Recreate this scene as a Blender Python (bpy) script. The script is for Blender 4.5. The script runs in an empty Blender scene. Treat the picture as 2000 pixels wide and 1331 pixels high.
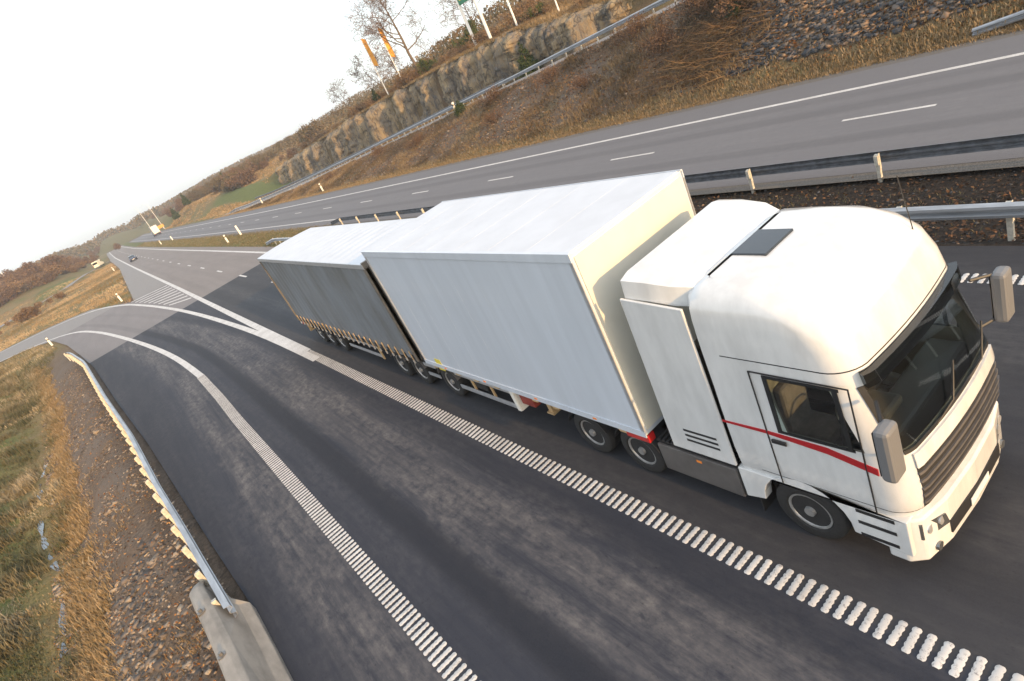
import bpy, bmesh, math, random
import numpy as np
from mathutils import Vector, Matrix
rnd = random.Random(7)
sc = bpy.context.scene
C = sc.collection
R = math.radians

# ------------------------------------------------------------------ camera
cam_d = bpy.data.cameras.new('camera')
cam = bpy.data.objects.new('camera', cam_d); C.objects.link(cam)
cam_d.sensor_fit = 'HORIZONTAL'; cam_d.sensor_width = 36.0
cam_d.lens = 1190.4 * 36 / 2000
cam_d.clip_start = 0.1; cam_d.clip_end = 8000
yaw, pitch, roll = 0.465508, 0.420720, -0.467972
fw = Vector((math.sin(yaw)*math.cos(pitch), math.cos(yaw)*math.cos(pitch), -math.sin(pitch)))
rt = Vector((math.cos(yaw), -math.sin(yaw), 0)); up = rt.cross(fw)
r2 = math.cos(roll)*rt + math.sin(roll)*up
u2 = -math.sin(roll)*rt + math.cos(roll)*up
M = Matrix((r2, u2, -fw)).transposed().to_4x4(); M.translation = Vector((0, 0, 7.442))
cam.matrix_world = M
sc.camera = cam

# ------------------------------------------------------------------ light
SUN_EL, SUN_AZ = R(13), R(180.4)      # azimuth clockwise from +Y: the sun stands low behind the camera
w = bpy.data.worlds.new('World'); sc.world = w; w.use_nodes = True
nt = w.node_tree; nt.nodes.clear()
out = nt.nodes.new('ShaderNodeOutputWorld')
sky = nt.nodes.new('ShaderNodeTexSky'); sky.sky_type = 'NISHITA'; sky.sun_disc = False
sky.sun_elevation = SUN_EL; sky.sun_rotation = SUN_AZ; sky.dust_density = 2.5; sky.air_density = 1.0
b1 = nt.nodes.new('ShaderNodeBackground'); b1.inputs[1].default_value = 0.10
b2 = nt.nodes.new('ShaderNodeBackground'); b2.inputs[0].default_value = (0.89, 0.95, 1.0, 1); b2.inputs[1].default_value = 1.06
ad = nt.nodes.new('ShaderNodeAddShader')        # clear sky seen through a thin bright veil of cloud
nt.links.new(sky.outputs[0], b1.inputs[0]); nt.links.new(b1.outputs[0], ad.inputs[0]); nt.links.new(b2.outputs[0], ad.inputs[1])
nt.links.new(ad.outputs[0], out.inputs[0])
sl = bpy.data.lights.new('sun', 'SUN'); sl.energy = 5.0; sl.angle = R(0.6); sl.color = (1.0, 0.62, 0.27)
so = bpy.data.objects.new('sun', sl); C.objects.link(so)
sd = Vector((math.sin(SUN_AZ)*math.cos(SUN_EL), math.cos(SUN_AZ)*math.cos(SUN_EL), math.sin(SUN_EL)))
so.rotation_euler = sd.to_track_quat('Z', 'Y').to_euler()
sc.view_settings.view_transform = 'Standard'; sc.view_settings.look = 'None'
sc.view_settings.exposure = 0.12; sc.view_settings.gamma = 1.0

# ------------------------------------------------------------------ noise / terrain functions
def hsh(ix, iy, s=0):
    n = (ix.astype(np.int64)*374761393 + iy.astype(np.int64)*668265263 + s*982451653) & 0x7fffffff
    n = ((n ^ (n >> 13)) * 1274126177) & 0x7fffffff
    return ((n ^ (n >> 16)) & 0xffff) / 65535.0
def vn(x, y, s=0):
    x = np.asarray(x, float); y = np.asarray(y, float)
    ix, iy = np.floor(x), np.floor(y); fx, fy = x-ix, y-iy
    fx = fx*fx*(3-2*fx); fy = fy*fy*(3-2*fy)
    a, b, c, d = hsh(ix, iy, s), hsh(ix+1, iy, s), hsh(ix, iy+1, s), hsh(ix+1, iy+1, s)
    return (a*(1-fx)+b*fx)*(1-fy) + (c*(1-fx)+d*fx)*fy
def fbm(x, y, o=4, s=0):
    t = 0; a = .5
    for k in range(o):
        t = t + a*(vn(x, y, s+k)-.5)*2; x = x*2.03+1.7; y = y*2.03-3.1; a *= .5
    return t
def ss(a, b, x):
    t = np.clip((np.asarray(x, float)-a)/(b-a), 0, 1); return t*t*(3-2*t)
def itp(y, pts):
    return np.interp(y, [p[0] for p in pts], [p[1] for p in pts])
CURVE = [(-100, 0), (20, 0), (80, .3), (150, .45), (200, .65), (300, 1.1), (450, 3), (600, 7), (900, 18), (1400, 40)]
def rc(y): return itp(y, CURVE)
def oc(y): return itp(y, [(-100, 0), (100, 0), (150, .2), (200, .6), (300, 1.3), (450, 3.2), (600, 7.2), (900, 18.2), (1400, 40.2)])
LRAIL = [(-60, -1.9), (12, -2.05), (14, -2.2), (17, -2.4), (21, -2.7), (28, -3.1), (39, -4.0), (55, -5.15), (64, -6.3), (69, -7.3)]
def lrail(y): return itp(y, LRAIL)
LEDGE = [(-60, -1.65), (12, -1.75), (17, -2.1), (28, -2.8), (39, -3.7), (55, -4.85), (66, -6.0), (80, -7.6), (93.7, -9.8)]
RAMPN = [(-9.8, 93.7), (-13, 100.5), (-17.5, 105), (-24, 110), (-34, 116), (-60, 128), (-120, 150)]
RAMPF = [(-120, 168), (-60, 145), (-34, 133), (-24, 126.2), (-19, 122.8), (-14.6, 121), (-9.7, 116.6), (-5, 108.8), (-0.6, 90), (0.2, 86)]
MEDGE = [(86, .2), (130, 1.2), (190, 2.6), (300, 3.0)]       # left paved edge of the main carriageway beyond the gore
def medge(y): return np.where(np.asarray(y) < 300, itp(y, MEDGE), rc(y)+2.2)
RRAIL = [(-60, 38.5), (85, 38), (94, 37.4), (123, 34.5), (150, 31.4), (175, 29.6)]
def rrail(y): return itp(y, RRAIL)
def zramp(y): return itp(y, [(-60, 6.4), (0, 5.75), (31, 4.45), (50, 3.5), (94, 1.6), (123, .6), (150, .08), (175, 0)])
def ctop(y): return itp(y, [(-60, 7), (30, 6.4), (41, 6.0), (52, 6.7), (60, 7.6), (72, 7.9), (87, 7.7), (110, 7.1), (144, 5.6), (165, 4.8), (180, 3.9), (200, 1.8), (230, .6)])
def road_dist_left(x, y):
    """how far a point lies left of the paving (negative on it)"""
    near = itp(y, LEDGE) - x
    rn = np.interp(-x, [-p[0] for p in RAMPN], [p[1] for p in RAMPN])      # near border of the slip road
    rf = np.interp(-x, [-p[0] for p in RAMPF[::-1]], [p[1] for p in RAMPF[::-1]])
    d1 = np.where(x < -9.8, rn - y, near)
    d2 = np.where(x < .2, y - rf, 1e3)
    d3 = medge(y) - x
    return np.where(y < 86, near, np.where(y < rn, np.maximum(d1, 0), np.minimum(np.maximum(d2, 0), np.maximum(d3, 0))) * np.where(x < -9.8, 1, np.where(y < 93.7, np.where(near > 0, 1, 1), 1)))
def on_ramp(x, y):
    rn = np.interp(-x, [-p[0] for p in RAMPN], [p[1] for p in RAMPN])
    rf = np.interp(-x, [-p[0] for p in RAMPF[::-1]], [p[1] for p in RAMPF[::-1]])
    return (y > rn-.3) & (y < rf+.3) & (x < .3) & (x > itp(y, LEDGE)*(y < 93.7) - 999*(y >= 93.7))
def FR(x): return 236 - x*0 + (x+9.2)*2.2     # the lane on the far left, as y(x)
FL = [(-80, 150), (-45, 178), (-28, 197), (-22.5, 208), (-16.7, 222), (-9.2, 236), (-.5, 266), (3.0, 290)]
def height(x, y):
    x = np.asarray(x, float); y = np.asarray(y, float)
    z = np.full(np.broadcast(x, y).shape, -0.06)
    # ---- left of the roads
    le = np.where(y < 93.7, itp(y, LEDGE), medge(y))
    dl = np.clip(le - x, 0, None)
    ditch = 4.9 + .35*np.sin(y*.23) + .3*fbm(y*.2, x*0, 3, 3)
    near = 1 - ss(62, 92, y)
    bank = -.04 - 1.55*ss(.9, ditch, dl) + .75*ss(ditch+.2, ditch+4.5, dl) + .5*ss(ditch+4, ditch+14, dl)
    bank = bank + (.16*fbm(x*.7, y*.7, 4, 5) + .05*fbm(x*3, y*3, 2, 6))*ss(.6, 2, dl)
    far = -.06 + (.25*fbm(x*.15, y*.15, 3, 9))*ss(1, 6, dl)
    zl = bank*near + far*(1-near)
    yl = np.interp(x, [p[0] for p in FL], [p[1] for p in FL]); dd_ = np.abs(y-yl-2.9)
    zl = zl + .5*(1-ss(4.5, 9, dd_))*ss(6, -2, x)*(x > -79)
    hillL = ss(0, -16, x)*ss(232, 262, y)*1.6 + ss(-3, -26, x)*ss(266, 325, y)*(5.0+1.5*ss(-20, -60, x)) + ss(-60, -200, x)*8*ss(60, 200, y)
    zl = zl + hillL + ss(2, 25, dl)*ss(245, 330, y)*1.5
    z = np.where(dl > 0, np.where(on_ramp(x, y), -.06, zl), z)
    # ---- median
    m0, m1 = 13.0 + rc(y), 17.3 + oc(y)
    md = np.minimum(x-m0, m1-x)
    z = np.where(md > 0, -.05 - .16*ss(0, .9, md)*(1-ss(50, 62, y)) + .05*ss(0, .8, md)*ss(50, 62, y) + .03*fbm(x*2, y*2, 3, 11), z)
    # ---- right bank, raised slip road, cliff, hill
    e = 28.6 + oc(y); dr = x - e
    zr = zramp(y); rr = rrail(y) - .9
    span = np.maximum(rr - e - .6, .8)
    t = np.clip((dr-.5)/span, 0, 1)
    slope = -.05 + (zr+.05)*(t**.92)
    slope = slope + (.30*fbm(x*.45, y*.45, 4, 15) + .07*fbm(x*2, y*2, 2, 17))*np.sin(np.pi*np.clip(t, 0, 1))*ss(.3, 3, zr+.3)
    z = np.where(dr > 0, slope, z)
    top = ctop(y) + 6.0*ss(49, 108, x) + .5*fbm(x*.12, y*.12, 4, 21)*ss(49, 56, x)
    past = ss(165, 205, y)
    far_h = zr + (3.0+1.8*ss(205, 265, y))*ss(2, 14, dr) + (7.5-3.5*ss(230, 350, y))*ss(18, 100, dr) + .8*fbm(x*.05, y*.05, 4, 23)*ss(14, 30, dr)
    cl = ss(47.6, 48.8, x)
    step = (zr-.06)*(1-cl) + top*cl
    flat = x > rr
    z = np.where(flat & (dr > 0), step*(1-past) + far_h*past, z)
    
    # ---- far ridge closing the view
    ridge = ss(480, 700, y)*(1-ss(1300, 1900, y)) * (1.2 + 7.0*np.exp(-((x-20)/26.)**2) + 1.5*fbm(x*.008, y*.008, 3, 31))
    z = z + ridge
    return z
def H(x, y): return float(height(np.array([x]), np.array([y]))[0])

# ------------------------------------------------------------------ materials
def nodes(name):
    m = bpy.data.materials.new(name); m.use_nodes = True
    n = m.node_tree; b = n.nodes['Principled BSDF']; return m, n, b
def mat(name, col, rough=.6, metal=0, noise=.0, scale=6, bump=0, coat=0, spec=None, col2=None, stretch=None):
    m, n, b = nodes(name)
    b.inputs['Base Color'].default_value = (*col, 1); b.inputs['Roughness'].default_value = rough
    b.inputs['Metallic'].default_value = metal
    if coat: b.inputs['Coat Weight'].default_value = coat; b.inputs['Coat Roughness'].default_value = .08
    if spec is not None: b.inputs['Specular IOR Level'].default_value = spec
    if noise or bump or col2:
        tc = n.nodes.new('ShaderNodeTexCoord'); mp = n.nodes.new('ShaderNodeMapping')
        if stretch: mp.inputs['Scale'].default_value = stretch
        n.links.new(tc.outputs['Object'], mp.inputs[0])
        t = n.nodes.new('ShaderNodeTexNoise'); t.inputs['Scale'].default_value = scale; t.inputs['Detail'].default_value = 6
        t.inputs['Roughness'].default_value = .65
        n.links.new(mp.outputs[0], t.inputs['Vector'])
        rp = n.nodes.new('ShaderNodeValToRGB')
        c2 = col2 or tuple(max(0, c*(1-noise)) for c in col)
        rp.color_ramp.elements[0].position = .36; rp.color_ramp.elements[0].color = (*c2, 1)
        rp.color_ramp.elements[1].position = .62; rp.color_ramp.elements[1].color = (*col, 1)
        n.links.new(t.outputs['Fac'], rp.inputs[0]); n.links.new(rp.outputs[0], b.inputs['Base Color'])
        if bump:
            bp = n.nodes.new('ShaderNodeBump'); bp.inputs['Strength'].default_value = bump; bp.inputs['Distance'].default_value = .02
            n.links.new(t.outputs['Fac'], bp.inputs['Height']); n.links.new(bp.outputs[0], b.inputs['Normal'])
    return m
def mixn(n, fac, a, b):
    mx = n.nodes.new('ShaderNodeMix'); mx.data_type = 'RGBA'
    for s, v in ((0, fac), (6, a), (7, b)):
        if isinstance(v, (tuple, float, int)): mx.inputs[s].default_value = v if s == 0 else (*v, 1)
        else: n.links.new(v, mx.inputs[s])
    return mx.outputs[2]
def noise_n(n, vec, scale, det=5, rough=.6, lo=.4, hi=.6, dist=0):
    t = n.nodes.new('ShaderNodeTexNoise'); t.inputs['Scale'].default_value = scale; t.inputs['Detail'].default_value = det
    t.inputs['Roughness'].default_value = rough; t.inputs['Distortion'].default_value = dist
    n.links.new(vec, t.inputs['Vector'])
    r = n.nodes.new('ShaderNodeMapRange'); r.inputs[1].default_value = lo; r.inputs[2].default_value = hi
    n.links.new(t.outputs['Fac'], r.inputs[0]); return r.outputs[0], t.outputs['Fac']
def mapping(n, vec, sx, sy, sz=1):
    mp = n.nodes.new('ShaderNodeMapping'); mp.inputs['Scale'].default_value = (sx, sy, sz); n.links.new(vec, mp.inputs[0]); return mp.outputs[0]
def mth(n, op, a, b=0.0, clamp=False):
    m = n.nodes.new('ShaderNodeMath'); m.operation = op; m.use_clamp = clamp
    for i, v in ((0, a), (1, b)):
        if isinstance(v, (float, int)): m.inputs[i].default_value = v
        else: n.links.new(v, m.inputs[i])
    return m.outputs[0]
def band(n, x, c, wd):
    """soft bump of width wd round x = c"""
    d = mth(n, 'ABSOLUTE', mth(n, 'SUBTRACT', x, c)); 
    r = n.nodes.new('ShaderNodeMapRange'); r.interpolation_type = 'SMOOTHSTEP'
    r.inputs[1].default_value = wd; r.inputs[2].default_value = wd*.35; n.links.new(d, r.inputs[0]); return r.outputs[0]
def asphalt(name, base, pale, worn, tracks, seam=None, old_sunlit=None, patch=.5, u=None):
    """asphalt with worn pale patches and darker wheel tracks; u = attribute holding the cross-road coordinate"""
    m, n, b = nodes(name)
    tc = n.nodes.new('ShaderNodeTexCoord'); P = tc.outputs['Object']
    sp = n.nodes.new('ShaderNodeSeparateXYZ'); n.links.new(P, sp.inputs[0])
    at = n.nodes.new('ShaderNodeAttribute'); at.attribute_name = 'cross'
    X, Y = at.outputs['Fac'], sp.outputs[1]
    f1, _ = noise_n(n, mapping(n, P, 1.0, .17), 1.25, 10, .76, .40, .62, .35)
    f2, _ = noise_n(n, mapping(n, P, 1.0, .5), 5.5, 4, .7, .35, .7)
    fs, _ = noise_n(n, mapping(n, P, 2.6, .05), 1.6, 7, .7, .36, .66)
    pt = mth(n, 'ADD', mth(n, 'MULTIPLY', mth(n, 'MULTIPLY', f1, f2, True), .85), mth(n, 'MULTIPLY', fs, .30), True)
    wx = 0.0
    for c, wd, a in worn: 
        v = mth(n, 'MULTIPLY', band(n, X, c, wd), a); wx = v if wx == 0.0 else mth(n, 'ADD', wx, v)
    col = mixn(n, mth(n, 'MULTIPLY', pt, mth(n, 'ADD', wx, patch, True), True) if wx != 0.0 else mth(n, 'MULTIPLY', pt, patch), base, pale)
    if seam is not None:
        s = mth(n, 'GREATER_THAN', Y, seam)
        f3, _ = noise_n(n, mapping(n, P, 1, .12), .8, 4, .6, .3, .7)
        old_sunlit_c = mixn(n, f3, tuple(c*.85 for c in old_sunlit), old_sunlit)  # older asphalt past the seam, its colour lightened to imitate grazing sun
        col = mixn(n, s, col, old_sunlit_c)
    for c, wd, a in tracks:
        tk = mth(n, 'MULTIPLY', band(n, X, c, wd), a)
        if seam is not None: tk = mth(n, 'MULTIPLY', tk, mth(n, 'SUBTRACT', 1.0, mth(n, 'MULTIPLY', mth(n, 'GREATER_THAN', Y, seam), .8)))
        col = mixn(n, tk, col, tuple(k*.45 for k in base))
    g, gf = noise_n(n, P, 38, 4, .8, .3, .72)
    col = mixn(n, mth(n, 'MULTIPLY', g, .28), col, tuple(min(1, k*2.2) for k in base))
    g2, _ = noise_n(n, mapping(n, P, 1, .5), 9, 5, .8, .60, .68)
    col = mixn(n, mth(n, 'MULTIPLY', g2, .45), col, tuple(k*.5 for k in base))
    # sealed cracks and small stains
    v = n.nodes.new('ShaderNodeTexVoronoi'); v.feature = 'DISTANCE_TO_EDGE'; v.inputs['Scale'].default_value = .35
    nz = n.nodes.new('ShaderNodeTexNoise'); nz.inputs['Scale'].default_value = 1.5
    n.links.new(P, nz.inputs['Vector'])
    add = n.nodes.new('ShaderNodeVectorMath'); add.operation = 'ADD'
    n.links.new(mapping(n, P, 1, .15), add.inputs[0]); n.links.new(nz.outputs['Color'], add.inputs[1]); n.links.new(add.outputs[0], v.inputs['Vector'])
    cr = mth(n, 'LESS_THAN', v.outputs['Distance'], .006)
    col = mixn(n, mth(n, 'MULTIPLY', cr, .08), col, tuple(k*.5 for k in base))
    n.links.new(col, b.inputs['Base Color']); b.inputs['Roughness'].default_value = .82
    b.inputs['Specular IOR Level'].default_value = .3
    bp = n.nodes.new('ShaderNodeBump'); bp.inputs['Strength'].default_value = .5; bp.inputs['Distance'].default_value = .008
    n.links.new(gf, bp.inputs['Height']); n.links.new(bp.outputs[0], b.inputs['Normal'])
    return m
M_ = {}
M_['asph_main'] = asphalt('asphalt_main', (.027, .028, .034), (.125, .118, .112), [(9.9, 1.3, .3), (6.1, .5, .3)],
    [(5.2, .45, .3), (7.1, .45, .3), (9.1, .4, .2), (10.9, .4, .2)], 58.4, (.235, .205, .19), .30)
M_['asph_ramp'] = asphalt('asphalt_exit', (.022, .025, .036), (.215, .195, .182), [(2.6, 1.25, .62), (-.35, .85, .62)],
    [(1.5, .42, .75), (3.6, .4, .35), (-2.2, 1.0, .3)], 58.4, (.225, .205, .20), .22)
M_['asph_opp'] = asphalt('asphalt_opposite', (.118, .115, .122), (.165, .160, .162), [(22, 4, .4)],
    [(20.2, .5, .35), (23.4, .6, .35), (24.9, .4, .2)], None, None, .4)
M_['asph_plain'] = asphalt('asphalt_side', (.185, .175, .17), (.25, .235, .22), [], [], None, None, .5)
M_['shoulder'] = mat('gravelly_shoulder', (.15, .135, .12), .95, 0, .5, 25, .8)

def paint_mat():
    m, n, b = nodes('road_paint')
    tc = n.nodes.new('ShaderNodeTexCoord'); P = tc.outputs['Object']
    f, _ = noise_n(n, P, 18, 9, .85, .38, .47)
    g, _ = noise_n(n, P, 1.2, 4, .6, .3, .7)
    c = mixn(n, g, (.46, .44, .42), (.63, .61, .59)); c = mixn(n, f, (.20, .19, .19), c)
    n.links.new(c, b.inputs['Base Color']); b.inputs['Roughness'].default_value = .7
    return m
M_['paint'] = paint_mat()

def terrain_mat():
    m, n, b = nodes('terrain')
    tc = n.nodes.new('ShaderNodeTexCoord'); P = tc.outputs['Object']
    at = n.nodes.new('ShaderNodeAttribute'); at.attribute_name = 'cover'
    sp = n.nodes.new('ShaderNodeSeparateColor'); n.links.new(at.outputs['Color'], sp.inputs[0])
    s1, _ = noise_n(n, P, .9, 6, .7, .35, .65); s2, gf = noise_n(n, P, 9, 5, .75, .38, .62)
    s3, _ = noise_n(n, P, .15, 4, .6, .4, .6)
    soil = mixn(n, s1, (.050, .037, .027), (.12, .084, .055)); soil = mixn(n, s2, soil, (.16, .10, .06))
    gold = mixn(n, s2, (.12, .085, .045), (.30, .21, .11)); gold = mixn(n, mth(n, 'MULTIPLY', s1, .5), gold, (.12, .12, .04))
    green = mixn(n, s1, (.035, .055, .018), (.085, .125, .035)); green = mixn(n, s2, green, (.14, .15, .05))
    grav = mixn(n, s2, (.062, .054, .048), (.20, .165, .135)); grav = mixn(n, mth(n, 'MULTIPLY', s1, .75), grav, (.135, .088, .055)); grav = mixn(n, mth(n, 'MULTIPLY', s3, .45), grav, (.17, .15, .135))
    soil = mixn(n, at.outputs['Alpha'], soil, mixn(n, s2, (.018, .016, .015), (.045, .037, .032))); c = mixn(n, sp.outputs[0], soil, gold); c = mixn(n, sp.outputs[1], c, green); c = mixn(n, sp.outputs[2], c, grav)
    n.links.new(c, b.inputs['Base Color']); b.inputs['Roughness'].default_value = .95; b.inputs['Specular IOR Level'].default_value = .1
    bp = n.nodes.new('ShaderNodeBump'); bp.inputs['Strength'].default_value = .9; bp.inputs['Distance'].default_value = .06
    n.links.new(gf, bp.inputs['Height']); n.links.new(bp.outputs[0], b.inputs['Normal'])
    return m
M_['terrain'] = terrain_mat()

def tint_mat(name, dark, light, rough=.8, transl=0):
    """colour varies from blade to blade / leaf to leaf with the mesh attribute 'tint'"""
    m, n, b = nodes(name)
    at = n.nodes.new('ShaderNodeAttribute'); at.attribute_name = 'tint'
    rp = n.nodes.new('ShaderNodeValToRGB'); rp.color_ramp.elements[0].color = (*dark[0], 1); rp.color_ramp.elements[1].color = (*light, 1)
    for i, d in enumerate(dark[1:]):
        e = rp.color_ramp.elements.new((i+1)/len(dark)); e.color = (*d, 1)
    n.links.new(at.outputs['Fac'], rp.inputs[0]); n.links.new(rp.outputs[0], b.inputs['Base Color'])
    b.inputs['Roughness'].default_value = rough; b.inputs['Specular IOR Level'].default_value = .15
    return m
M_['grass'] = tint_mat('dry_grass', [(.060, .070, .030), (.125, .108, .060), (.20, .165, .098)], (.38, .31, .21))
M_['goldgrass'] = tint_mat('golden_grass', [(.11, .09, .045), (.21, .15, .075), (.30, .21, .115)], (.42, .32, .20))
M_['scrub'] = tint_mat('scrub', [(.055, .043, .028), (.12, .085, .048), (.20, .135, .070)], (.33, .24, .135))
M_['leaf'] = tint_mat('fallen_leaves', [(.04, .025, .018), (.12, .05, .02), (.26, .11, .035)], (.38, .22, .09))
M_['greenleaf'] = tint_mat('green_leaves', [(.02, .035, .010), (.04, .065, .018), (.075, .09, .022)], (.13, .13, .03))
M_['pine'] = tint_mat('pine_needles', [(.012, .025, .010), (.028, .045, .016), (.05, .07, .022)], (.085, .10, .03))
M_['darkleaf'] = tint_mat('dark_leaves', [(.02, .015, .013), (.05, .032, .022), (.08, .045, .028)], (.15, .085, .05))  # darker tones of dead leaf, for the median
M_['twig'] = tint_mat('brown_twigs', [(.05, .032, .022), (.10, .06, .04), (.16, .095, .06)], (.24, .15, .085))
M_['redtwig'] = tint_mat('reddish_twigs', [(.07, .042, .025), (.13, .078, .045), (.19, .12, .065)], (.27, .18, .10))
M_['wood_far'] = tint_mat('far_woods', [(.07, .065, .035), (.105, .085, .045), (.14, .10, .055)], (.19, .135, .075))
M_['bark'] = mat('bark', (.17, .12, .08), .9, 0, .5, 9, .6)
M_['stone'] = tint_mat('stones', [(.07, .062, .058), (.12, .10, .088), (.20, .16, .13)], (.36, .29, .22), .9)
M_['stone_blue'] = tint_mat('scree', [(.030, .033, .038), (.065, .068, .075), (.115, .112, .115)], (.30, .19, .11), .9)

def rock_mat():
    m, n, b = nodes('cliff_rock')
    tc = n.nodes.new('ShaderNodeTexCoord'); P = tc.outputs['Object']
    f1, _ = noise_n(n, mapping(n, P, 1, 1, .35), .55, 8, .75, .40, .60)
    f2, g = noise_n(n, mapping(n, P, 1, 1, .5), 3.5, 6, .75, .4, .62)
    f3, _ = noise_n(n, mapping(n, P, 1, 1, .2), 1.3, 8, .8, .53, .62)
    c = mixn(n, f1, (.16, .15, .14), (.37, .285, .17)); c = mixn(n, mth(n, 'MULTIPLY', f2, .55), c, (.29, .18, .075))
    vo = n.nodes.new('ShaderNodeTexVoronoi'); vo.feature = 'DISTANCE_TO_EDGE'; vo.inputs['Scale'].default_value = .8
    nz = n.nodes.new('ShaderNodeTexNoise'); nz.inputs['Scale'].default_value = 1.2; nz.inputs['Detail'].default_value = 6; n.links.new(P, nz.inputs['Vector'])
    va = n.nodes.new('ShaderNodeVectorMath'); va.operation = 'ADD'; n.links.new(mapping(n, P, 1, 1, .16), va.inputs[0]); n.links.new(nz.outputs['Color'], va.inputs[1]); n.links.new(va.outputs[0], vo.inputs['Vector'])
    c = mixn(n, mth(n, 'MULTIPLY', mth(n, 'LESS_THAN', vo.outputs['Distance'], .03), .6), c, (.03, .03, .032))
    c = mixn(n, mth(n, 'MULTIPLY', f3, .8), c, (.07, .068, .072))
    n.links.new(c, b.inputs['Base Color']); b.inputs['Roughness'].default_value = .9
    bp = n.nodes.new('ShaderNodeBump'); bp.inputs['Strength'].default_value = 1; bp.inputs['Distance'].default_value = .25
    n.links.new(g, bp.inputs['Height']); n.links.new(bp.outputs[0], b.inputs['Normal'])
    return m
M_['rock'] = rock_mat()
M_['steel'] = mat('galvanised_steel', (.42, .44, .47), .45, .55, .35, 3, 0, stretch=(1, .3, 4))
M_['steel_old'] = mat('weathered_steel', (.20, .21, .23), .6, .5, .4, 4)
M_['post'] = mat('galvanised_posts', (.60, .56, .48), .7, .05, .3, 12)
M_['concrete'] = mat('concrete', (.33, .30, .265), .85, 0, .35, 2.2, .4, stretch=(1, .4, 1))
M_['bolt'] = mat('bolt_steel', (.22, .21, .2), .5, .7)
M_['marker'] = mat('marker_white', (.80, .77, .70), .5, 0, .15, 30)
M_['black'] = mat('black_plastic', (.016, .016, .018), .5)
M_['reflector'] = mat('reflector', (.55, .5, .42), .25)
M_['white'] = mat('truck_white_paint', (.67, .67, .665), .20, 0, .16, 2.6, 0, coat=.7, stretch=(1, 1, .3))
M_['boxwhite'] = mat('box_white_panels', (.57, .61, .67), .36, 0, .10, 1.6, 0, stretch=(1, 1.6, .12), coat=.25)
M_['boxfront'] = mat('box_front_panel', (.66, .64, .56), .5, 0, .08, 1.2)  # box white with the cream of low sunlight put into the front face
M_['roofwhite'] = mat('roof_white', (.58, .60, .64), .5, 0, .08, 1.4, .15)
M_['alu'] = mat('aluminium_trim', (.55, .56, .58), .38, .6, .15, 8)
M_['curtain'] = mat('grey_curtain', (.19, .205, .225), .5, 0, .28, 1.3, .2, stretch=(1, 1, .3), col2=(.135, .138, .138))
M_['trfront'] = mat('brown_frame', (.17, .145, .12), .6, 0, .4, 3)
M_['tyre'] = mat('tyre_rubber', (.022, .021, .021), .85, 0, .3, 20, .4)
M_['rim'] = mat('rim_metal', (.46, .45, .44), .38, .55, .3, 8)
M_['chassis'] = mat('red_chassis', (.30, .045, .03), .55, 0, .45, 5)
M_['undercar'] = mat('dark_chassis', (.022, .021, .021), .7, .1, .3, 5)
M_['skirt'] = mat('grey_skirt', (.13, .12, .115), .4, .1, .25, 3)
M_['glass'] = mat('dark_glass', (.012, .016, .022), .04, 0, 0, spec=.8)
M_['lining'] = mat('cab_lining', (.22, .20, .17), .9)
M_['seat'] = mat('seat_cloth', (.16, .13, .12), .9, 0, .3, 12)
M_['mirrorshell'] = mat('mirror_shell', (.16, .16, .165), .35)
def window_mat(name, tint, fac):
    m, n, b = nodes(name); n.nodes.remove(b)
    tr = n.nodes.new('ShaderNodeBsdfTransparent'); tr.inputs[0].default_value = (*tint, 1)
    gl = n.nodes.new('ShaderNodeBsdfGlossy'); gl.inputs['Roughness'].default_value = .03
    fr = n.nodes.new('ShaderNodeLayerWeight'); mx = n.nodes.new('ShaderNodeMixShader'); ad = mth(n, 'ADD', mth(n, 'MULTIPLY', mth(n, 'POWER', fr.outputs['Facing'], 4.0), .7), fac, True)
    n.links.new(ad, mx.inputs[0]); n.links.new(tr.outputs[0], mx.inputs[1]); n.links.new(gl.outputs[0], mx.inputs[2])
    n.links.new(mx.outputs[0], n.nodes['Material Output'].inputs['Surface']); return m
M_['window'] = window_mat('window_glass', (.86, .90, .88), .07)
M_['tinted'] = window_mat('tinted_visor', (.22, .25, .25), .10)
M_['redstripe'] = mat('red_stripe', (.38, .015, .02), .3)
M_['orange'] = mat('orange_lens', (.85, .25, .03), .3)
M_['strap'] = mat('sunlit_orange_fittings', (.55, .38, .20), .5, .2)  # galvanised straps, brackets and legs, with warm sunlight painted in as orange
M_['yellow'] = mat('yellow_plate', (.72, .58, .06), .5)
M_['redlens'] = mat('red_lens', (.45, .02, .02), .25)
M_['lens'] = mat('headlamp_lens', (.20, .21, .22), .06, .7)
M_['flag'] = mat('orange_flag', (.78, .34, .035), .7)
M_['green'] = mat('sign_green', (.02, .20, .09), .4)
M_['polewhite'] = mat('white_pole', (.80, .78, .74), .45)
M_['orangesign'] = mat('orange_panel', (.75, .30, .04), .5)
M_['carblue'] = mat('car_paint_dark_blue', (.03, .04, .09), .2, .3, .1, 2, coat=.7)
M_['water'] = mat('ditch_water', (.03, .035, .04), .03, 0, 0, spec=1)
M_['vancream'] = mat('cream_paint', (.78, .72, .55), .35)

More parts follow.
